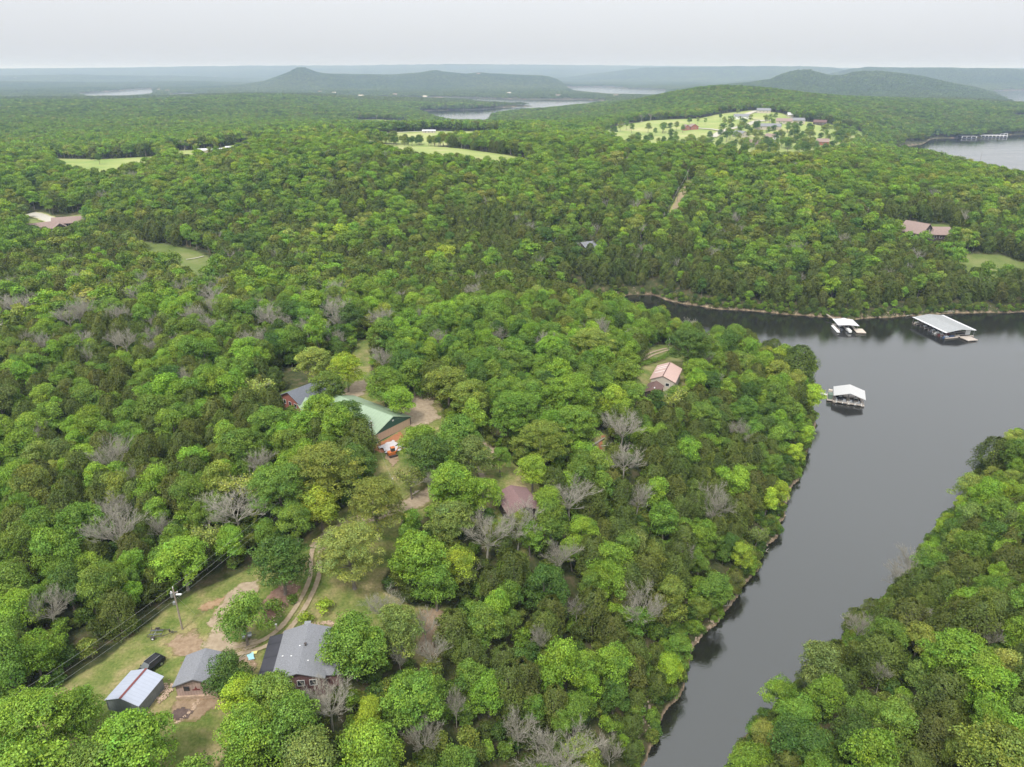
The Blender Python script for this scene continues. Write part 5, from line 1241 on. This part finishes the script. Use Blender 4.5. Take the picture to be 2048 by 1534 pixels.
# body shell: cross sections along x (front at +x)
sec = [(-2.42,.45,.95,.80),(-2.36,.36,1.12,.88),(-1.6,.30,1.14,.94),(0,.30,1.12,.95),(.85,.30,1.08,.95),(1.7,.30,1.02,.93),(2.2,.34,.94,.88),(2.42,.45,.78,.76)]
V = []
for (sx, zl, zh, hw) in sec: V += [(sx, -hw*.93, zl), (sx, -hw, zl+.25), (sx, -hw, zh-.14), (sx, -hw*.9, zh), (sx, hw*.9, zh), (sx, hw, zh-.14), (sx, hw, zl+.25), (sx, hw*.93, zl)]
Fq = [(i*8+j, i*8+(j+1) % 8, (i+1)*8+(j+1) % 8, (i+1)*8+j) for i in range(len(sec)-1) for j in range(8)]+[tuple(range(8)), tuple(range(len(V)-8, len(V)))[::-1]]
MB().add(V, Fq).build('body', M_CAR, t, smooth=False)
gh = [(-2.30,1.10,.84),(-1.98,1.60,.70),(-1.6,1.70,.68),(.15,1.72,.68),(.35,1.66,.68),(1.15,1.05,.84)]
V = []; 
for (sx, zh, hw) in gh: V += [(sx, -hw, zh), (sx, hw, zh)]
base = [(-2.30,1.08),(1.15,1.04)]
rw = [(-1.98,1.60,.70),(-1.6,1.70,.68),(.15,1.72,.68),(.35,1.66,.68)]
Vr = [(a_, -c_, b_) for a_, b_, c_ in rw]+[(a_, c_, b_) for a_, b_, c_ in rw]+[(a_, -c_, b_+.05) for a_, b_, c_ in rw]+[(a_, c_, b_+.05) for a_, b_, c_ in rw]
Fr = [(0,1,5,4),(1,2,6,5),(2,3,7,6),(8,12,13,9),(9,13,14,10),(10,14,15,11),(0,8,9,1),(1,9,10,2),(2,10,11,3),(4,5,13,12),(5,6,14,13),(6,7,15,14),(0,4,12,8),(3,11,15,7)]
MB().add(Vr, Fr).build('roof', mat('car_roof_paint', (.012, .012, .015), .35, spec=.4), t)
g_ = MB(); g_.add([(-2.28,-.84,1.1),(-2.28,.84,1.1),(-1.98,.70,1.6),(-1.98,-.70,1.6)], [(0,1,2,3)]); g_.build('rear_window', M_GLASS, t)
g_ = MB(); g_.add([(1.15,-.84,1.05),(1.15,.84,1.05),(.35,.68,1.66),(.35,-.68,1.66)], [(0,3,2,1)]); g_.build('windshield', mat('windshield_glass', (.12, .13, .13), .1, spec=.9), t)
for s in (-1, 1):
    g_ = MB(); g_.add([(-2.25,s*.85,1.08),(1.1,s*.86,1.05),(.35,s*.68,1.67),(.15,s*.68,1.72),(-1.6,s*.68,1.7),(-1.98,s*.70,1.6)], [(0,1,2,3,4,5)]); g_.build('side_window', M_GLASS, t)
    MB().box((-.7, s*.6, 1.82), (2.0, .05, .05)).build('roof_rail', M_STEEL, t); MB().box((.75, s*1.03, 1.08), (.16, .22, .16)).build('mirror', M_CAR, t)
    MB().box((2.37, s*.66, .72), (.12, .36, .16)).build('headlight', M_WHITE, t); MB().box((-2.40, s*.74, .86), (.08, .2, .26)).build('taillight', M_REDTRIM, t)
    for xw in (-1.45, 1.5):
        wh = MB().tube([(xw, s*.72, .37), (xw, s*.97, .37)], .37, 16).build('wheel', M_TYRE, t); MB().tube([(xw, s*.965, .37), (xw, s*.985, .37)], .23, 12).build('rim', M_RIM, wh)
# ------------------------------------------------------------------ boat trailer
p0 = G(311,1271); p1 = G(350,1276); ang = math.atan2(p1[1]-p0[1], p1[0]-p0[0]); t = empty('boat_trailer', (p0[0], p0[1], H1(*p0)), ang+.25); tag(t, 'empty black boat trailer parked near the power pole', 'trailer')
for s in (-1, 1):
    MB().tube([(-.9, s*.85, .5), (1.6, s*.85, .5), (2.9, s*.1, .5)], .06, 6).build('frame_rail', M_TRIM, t)
    wh = MB().tube([(0, s*1.05, .3), (0, s*1.25, .3)], .3, 14).build('wheel', M_TYRE, t); MB().tube([(0, s*1.25, .3), (0, s*1.27, .3)], .17, 10).build('rim', M_WHITE, wh)
    MB().extrude([(-.4, .45), (-.3, .66), (.3, .66), (.4, .45), (.34, .45), (.26, .6), (-.26, .6), (-.34, .45)], 'y', s*1.02 if s > 0 else -1.28, s*1.02+.26 if s > 0 else -1.02).build('fender', M_TRIM, t)
    MB().box((.2, s*.45, .66), (2.2, .12, .08)).build('bunk', M_DARKGREY, t); MB().box((-.85, s*.95, .8), (.06, .06, .7)).build('guide_post', M_TRIM, t)
for xx in (-.8, 0, 1.2): MB().box((xx, 0, .5), (.08, 1.7, .08)).build('cross_member', M_TRIM if xx else M_STEEL, t)
MB().box((3.2, 0, .5), (1.0, .1, .1)).build('tongue', M_TRIM, t); MB().tube([(3.0, .1, .1), (3.0, .1, .95)], .04, 6).build('jack', M_STEEL, t); MB().box((2.5, 0, .85), (.2, .2, .6)).build('winch_post', M_TRIM, t)

# ------------------------------------------------------------------ power poles and lines
POLE = {}
def pole(key, px, py, hgt, label, trans=False, arm=1.0, rz=0, world=None):
    gx, gy = world or G(px, py); z = H1(gx, gy); t = empty('power_pole', (gx, gy, z), rz); tag(t, label, 'power pole'); POLE[key] = (gx, gy, z+hgt, rz, hgt)
    MB().tube([(0, 0, -.3), (0, 0, hgt)], [.17, .11], 8).build('post', M_WOOD, t)
    a_ = MB().box((0, .1, hgt-1.0), (arm*1.3, .12, .12)).build('crossarm', M_WOOD, t)
    for s in (-1, 1): MB().tube([(s*arm*.55, .1, hgt-.94), (s*arm*.55, .1, hgt-.72)], .05, 6).build('insulator', M_WHITE, a_)
    MB().tube([(0, 0, hgt), (0, 0, hgt+.3)], .07, 6).build('top_insulator', M_WHITE, t)
    if trans:
        c_ = MB().tube([(-.42, 0, hgt-1.9), (-.42, 0, hgt-1.0)], .27, 12).build('transformer', M_STEEL, t); MB().tube([(-.42, 0, hgt-1.0), (-.42, 0, hgt-.75)], .09, 8).build('bushing', M_WHITE, c_)
        MB().box((.75, 0, hgt-1.35), (.9, .3, .14)).build('lamp_head', M_WHITE, t); MB().box((-.3, 0, hgt-3.2), (.45, .4, .5)).build('meter_box', M_STEEL, t)
    return t
pole('a', 365, 1259, 9.0, 'weathered power pole with transformer at the edge of the yard', True)
pole('b', 748, 906, 8.6, 'power pole at the corner of the green-roofed building', False, .8)
pole('c', 1336, 711, 6.4, 'pale power pole on the lawn behind the salmon-roofed house', False, .6)
pole('d', 790, 1018, 7.5, 'slim pole beside the pale drive among the trees', False, .5)
for k, (a, b, hh, lb) in enumerate([(1373,377,13,'power pole at the upper end of the service cut'),(1354,405,10,'power pole halfway down the service cut'),(1326,455,9,'power pole at the lower end of the service cut'),(1731,448,10,'pale power pole beside the track left of the hillside houses'),(1097,279,9,'short pole by the field road in the middle distance'),(1260,262,9,'thin pole at the left side of the estate meadow'),(1960,322,12,'pole among treetops above the right bay')]):
    pole('f%d' % k, a, b, hh, lb, False, 1.0)
wa = POLE['a']; wb = POLE['b']
lx0, ly0 = W(0, 1417, wa[2]-1.5); dv = Vector((lx0-wa[0], ly0-wa[1])); dv = dv*1.35
pole('off', 0, 0, 9.0, 'power pole at the far left end of the line', False, 1.0, world=(wa[0]+dv.x, wa[1]+dv.y))
M_WIRE = mat('wire', (.35, .36, .33), .5)
def wire(A, B, sag, label, rad=.013):
    A, B = Vector(A), Vector(B); n_ = 14
    path = [A.lerp(B, k/n_)-Vector((0, 0, sag*4*(k/n_)*(1-k/n_))) for k in range(n_+1)]
    o = MB().tube([q-A for q in path], rad, 4).build('power_line', M_WIRE); o.location = A; tag(o, label, 'wire')
for (dz_, ox, nm) in ((.3, 0, 'top'), (-.9, .45, 'middle'), (-2.6, -.2, 'lowest')):
    for other, side in (('off', 'running left from the yard pole'), ('b', 'running right from the yard pole')):
        q = POLE[other]; wire((wa[0]+ox, wa[1], wa[2]+dz_), (q[0]+ox, q[1], q[2]+dz_), .9, '%s of the three wires %s' % (nm, side))
gq = G(390, 1228); wire((wa[0], wa[1], wa[2]-1.4), (gq[0], gq[1], H1(*gq)), 0, 'stay wire from the yard pole down to the grass')
wire((wb[0], wb[1], wb[2]-.3), (-27, 169, 29.2), .2, 'short service wire from the corner pole to the green-roofed building')
wire((POLE['b'][0], POLE['b'][1], POLE['b'][2]-1), (POLE['d'][0], POLE['d'][1], POLE['d'][2]-.5), .8, 'wire between the corner pole and the slim pole by the drive')
for k in (0, 1): 
    a_, b_ = POLE['f%d' % k], POLE['f%d' % (k+1)]; wire((a_[0], a_[1], a_[2]-.8), (b_[0], b_[1], b_[2]-.8), 1.2, '%s span of wire along the service cut' % ('upper', 'lower')[k], .05)

# ------------------------------------------------------------------ stones, piles and yard clutter
def rocks_mesh(pts, smin, smax, flat=.6):
    V = []; Fq = []
    ico = [(0,0,1),(.89,0,.45),(.28,.85,.45),(-.72,.53,.45),(-.72,-.53,.45),(.28,-.85,.45),(.72,.53,-.45),(-.28,.85,-.45),(-.89,0,-.45),(-.28,-.85,-.45),(.72,-.53,-.45),(0,0,-1)]
    icf = [(0,1,2),(0,2,3),(0,3,4),(0,4,5),(0,5,1),(1,6,2),(2,7,3),(3,8,4),(4,9,5),(5,10,1),(6,7,2),(7,8,3),(8,9,4),(9,10,5),(10,6,1),(11,7,6),(11,8,7),(11,9,8),(11,10,9),(11,6,10)]
    for (px_, py_, pz_) in pts:
        s = rnd.uniform(smin, smax)*(1 if rnd.random() < .8 else 1.6); b = len(V); sx, sy = rnd.uniform(.7, 1.3), rnd.uniform(.7, 1.3); a = rnd.uniform(0, 6.28)
        for v in ico:
            k = rnd.uniform(.78, 1.15)*s; X_, Y_ = v[0]*sx*k, v[1]*sy*k; V.append((px_+X_*math.cos(a)-Y_*math.sin(a), py_+X_*math.sin(a)+Y_*math.cos(a), pz_+v[2]*k*flat))
        Fq += [tuple(b+i for i in f) for f in icf]
    return V, Fq
def rock_stuff(name, pts, smin, smax, m, label, cat='stones'):
    V, Fq = rocks_mesh(pts, smin, smax); b = MB(); b.v = V; b.f = Fq; b.m = [0]*len(Fq); o = b.build(name, m); return tag(o, label, cat, kind='stuff')
def on_ground(xy, up=.05): return [(a, b, c+up) for (a, b), c in zip(xy, height(np.array([q[0] for q in xy]), np.array([q[1] for q in xy])))]
def along(pts, n, jit): 
    P = [G(*q) for q in pts]; out = []
    for _ in range(n):
        k = rnd.randrange(len(P)-1); t_ = rnd.random(); out.append((P[k][0]*(1-t_)+P[k+1][0]*t_+rnd.gauss(0, jit), P[k][1]*(1-t_)+P[k+1][1]*t_+rnd.gauss(0, jit)))
    return out
rock_stuff('rubble_pile', on_ground(along([(322,1372),(338,1375),(330,1390),(312,1402)], 150, .5), .1), .07, .2, M_STONE, 'tan stone rubble heaped against the right wall of the metal shed')
rock_stuff('stone_edging', on_ground(along([(398,1398),(385,1420),(362,1440),(352,1446)], 80, .15), .05), .07, .2, M_STONE, 'row of pale stones edging the garden bed below the cabin')
rock_stuff('stone_edging', on_ground(along([(600,1252),(640,1248),(662,1246),(668,1256)], 90, .25), .1), .09, .2, M_STONE, 'curved row of pink stones behind the grey-roofed house')
rock_stuff('garden_stones', on_ground(along([(560,1170),(585,1185),(575,1215),(545,1235),(535,1245)], 90, .8), .02), .05, .17, M_STONE, 'pale stones scattered in the rock garden between the two round trees')
rock_stuff('rubble_pile', on_ground(along([(462,1308),(500,1300),(505,1325)], 60, .35), .05), .06, .15, M_STONE, 'stones along the bed between cabin and house')
sh = []
for seg in ([(1300,1486),(1318,1422),(1347,1380),(1395,1314),(1435,1241),(1490,1172),(1515,1112),(1556,1066),(1578,1000),(1608,935)],):
    P = [W(a, b, 0) for a, b in seg]
    for _ in range(380):
        k = rnd.randrange(len(P)-1); t_ = rnd.random(); sh.append((P[k][0]*(1-t_)+P[k+1][0]*t_+rnd.gauss(-1.0, 1.1), P[k][1]*(1-t_)+P[k+1][1]*t_+rnd.gauss(.3, .8)))
for seg in ([(1262,588),(1345,602),(1420,615),(1500,623),(1600,632),(1690,636),(1760,636),(1820,633),(1900,627),(2048,625)],):
    P = [W(a, b, 0) for a, b in seg]
    for _ in range(380):
        k = rnd.randrange(len(P)-1); t_ = rnd.random(); sh.append((P[k][0]*(1-t_)+P[k+1][0]*t_+rnd.gauss(0, .6), P[k][1]*(1-t_)+P[k+1][1]*t_+rnd.gauss(1.4, 1.2)))
rock_stuff('shore_rocks', on_ground(sh, 0), .10, .36, mat('shore_stone', (.30, .24, .18), .95, noise_amt=.3, noise_scale=.8), 'pale limestone blocks and rubble along the water line')
patch('garden_bed', [(352,1418),(372,1412),(392,1420),(378,1440),(352,1444),(338,1436)], strip_material('dark_compost', (.07, .05, .045), (.15, .11, .095), (.12, .10, .05)), cell=.3, dz=.13, soft=.5, rag=.4)
patch('stone_patio', [(385,1384),(440,1380),(448,1396),(400,1402)], strip_material('orange_flagging', (.45, .27, .17), (.55, .37, .25), (.3, .2, .1)), cell=.3, dz=.10, soft=.5, rag=.3)
patch('rock_garden', [(540,1180),(575,1160),(600,1175),(585,1205),(560,1225),(530,1250),(515,1235),(525,1205)], strip_material('garden_mulch', (.16, .09, .065), (.30, .20, .15), (.12, .12, .05)), cell=.35, dz=.07, soft=.8)
patch('dirt_corner', [(478,1318),(510,1302),(520,1325),(512,1345),(492,1340)], BARE, dz=.08, soft=.6)
def flat_sheet(name, px, py, w, l, rz, m, label, cat, h=.25):
    gx, gy = G(px, py); gx0, gy0 = np.meshgrid(np.linspace(-w/2, w/2, 14), np.linspace(-l/2, l/2, 14), indexing='ij')
    wx = 1+.12*np.sin(gy0*3.1+px); hh = h*fbm(gx0*1.3+px, gy0*1.3, 3); xr, yr = gx0*wx, gy0*(1+.1*np.sin(gx0*2.7))
    V = np.stack([xr, yr, hh+.12], -1).reshape(-1, 3); V2 = V-np.array([0, 0, .03]); ix = np.arange(196).reshape(14, 14)
    Q = np.stack([ix[:-1, :-1], ix[1:, :-1], ix[1:, 1:], ix[:-1, 1:]], -1).reshape(-1, 4)
    o = link(name, mesh_np(name, np.vstack([V, V2]), np.vstack([Q, Q[:, ::-1]+196]), [m], smooth=True), loc=(gx, gy, H1(gx, gy)), rot=(0, 0, rz)); return tag(o, label, cat)
flat_sheet('tarp', 502, 1315, 1.0, 1.5, .5, mat('pale_blue_tarp', (.35, .62, .66), .6), 'pale blue tarp lying on the dirt between cabin and house', 'tarp')
flat_sheet('tarp', 509, 1307, .9, .6, .2, mat('yellow_tarp', (.75, .68, .25), .6), 'small yellow sheet beside the pale blue tarp', 'tarp')
flat_sheet('tarp', 778, 893, 4.6, 2.6, .9, mat('white_sheeting', (.50, .47, .47), .5, noise_amt=.1), 'crumpled white sheeting on red soil, nearer the gable wall', 'sheet', .5)
flat_sheet('tarp', 790, 900, 5.0, 2.4, .4, mat('white_sheeting', (.66, .62, .62), .5), 'crumpled white sheeting on red soil, nearer the orange machine', 'sheet', .5)
def block(name, px, py, dims, rz, m, label, cat, dz=0):
    gx, gy = G(px, py); t = empty(name, (gx, gy, H1(gx, gy)+dz), rz); tag(t, label, cat); return t
t = block('lumber_stack', 485, 1316, None, .9, None, 'pale boards lying beside the tarps', 'lumber')
for k in range(3): MB().box((0, k*.35-.35, .08+.03*k), (2.2, .14, .08), rz=.1*k).build('board', M_WOOD, t)
t = block('gate_post', 554, 1262, None, 0, None, 'single white post beside the wheel tracks behind the lean-to', 'post'); MB().box((0, 0, .7), (.22, .22, 1.5)).build('post', M_CREAM, t); MB().box((0, 0, 1.48), (.3, .3, .08)).build('cap', M_WHITE, t)
t = block('utility_trailer', 545, 1273, None, .3, None, 'small grey utility trailer under the edge of the round tree', 'trailer')
t.location = (*G(494, 1277), H1(*G(494, 1277))); MB().box((0, 0, .55), (1.6, 1.0, .1)).build('bed', M_STEEL, t)
for s in (-1, 1): MB().tube([(0, s*.55, .28), (0, s*.7, .28)], .28, 12).build('wheel', M_TYRE, t); MB().box((0, s*.5, .72), (1.6, .05, .26)).build('side_rail', M_STEEL, t)
MB().box((1.1, 0, .5), (.8, .08, .08)).build('tongue', M_TRIM, t)
M_OR = mat('orange_paint', (.52, .15, .035), .5, noise_amt=.2, noise_scale=4)
t = block('digger', 785, 912, None, .5, None, 'small orange digger with black cab beside the white sheeting', 'digger')
for s in (-1, 1): MB().extrude([(-1.0, .1), (1.0, .1), (1.15, .35), (1.0, .6), (-1.0, .6), (-1.15, .35)], 'y', s*.75-.2, s*.75+.2).build('crawler_track', M_TRIM, t)
MB().box((-.2, 0, .95), (1.7, 1.3, .7)).build('body', M_OR, t); c_ = MB().box((.2, .1, 1.75), (.9, .9, 1.0)).build('cab', M_TRIM, t); MB().box((.2, .1, 2.28), (1.0, 1.0, .08)).build('cab_roof', M_OR, c_)
MB().tube([(.7, -.4, 1.1), (1.6, -.4, 2.2), (2.6, -.4, 1.6)], .13, 6).build('arm', M_OR, t); MB().extrude([(2.45, 1.6), (2.8, 1.5), (2.9, .9), (2.5, .8), (2.3, 1.1)], 'y', -.75, -.05).build('bucket', M_TRIM, t)
def hedge_plants():
    P = np.array(smooth_path([G(*q) for q in [(1287,731),(1303,725),(1320,720),(1338,711),(1345,702)]], 4))
    for i, q in enumerate(P[::1]):
        o = empty('hedge_shrub', (q[0], q[1], H1(*q)), rnd.uniform(0, 6)); tag(o, 'dark green shrub in the curved row on the salmon-roofed house lawn', 'shrub', 'shrubs in the curved lawn row')
        c_ = link('crown', CROWN['shrub'][i % 2], o); c_.scale = (.8, .8, .6); c_['tint'] = list(TINT['mid green'])
hedge_plants()
def log_(px, py, L, rz, label, rad=.22):
    gx, gy = G(px, py); t = empty('fallen_log', (gx, gy, H1(gx, gy)), rz); tag(t, label, 'log')
    MB().tube([(-L/2, 0, rad), (0, .1, rad*1.0), (L/2, 0, rad*.7)], [rad, rad*.85, rad*.5], 8).build('trunk', M_DEAD, t)
    for k in (-.1, .2, .35): MB().tube([(L*k, 0, rad), (L*k+.7, .9*(1 if k > 0 else -1), rad+.5)], [.07, .03], 5).build('limb', M_DEAD, t)
log_(1193, 888, 8, .9, 'thick grey fallen trunk in the gap below the leafless trees', .3); log_(1205, 893, 6, .2, 'thin grey fallen log beside the thick fallen trunk', .15)
log_(1530, 1065, 5, .4, 'fallen dead tree leaning off the left bank of the inlet', .14); log_(1516, 1100, 5, -.4, 'bleached fallen limb at the water edge left of the inlet', .12); log_(1447, 1213, 4, .2, 'short drift log below the rocky left bank', .12)
log_(1588, 996, 4, 1.2, 'small fallen limb on the upper left bank of the inlet', .1)
log_(1895, 624, 7, .1, 'pale driftwood log on the far shore behind the large dock', .3); log_(1820, 632, 6, .5, 'pale driftwood log on the far shore left of the large dock', .3)



# ------------------------------------------------------------------ haze in the air
hz = MB().box((0, 7700, 98.5), (30000, 19000, 205)).build('haze', mat('haze', (1, 1, 1)))
hz.data.materials.clear(); hm = bpy.data.materials.new('haze_air'); hm.use_nodes = True; hm.node_tree.nodes.clear()
pv = hm.node_tree.nodes.new('ShaderNodeVolumePrincipled'); ho = hm.node_tree.nodes.new('ShaderNodeOutputMaterial')
pv.inputs['Color'].default_value = (.53, .69, 1.0, 1); pv.inputs['Absorption Color'].default_value = (1, 1, 1, 1); pv.inputs['Density'].default_value = 0.000115; pv.inputs['Anisotropy'].default_value = .2
hm.node_tree.links.new(pv.outputs[0], ho.inputs['Volume']); hz.data.materials.append(hm)
tag(hz, 'pale blue haze in the air over the hills', 'haze', kind='stuff')
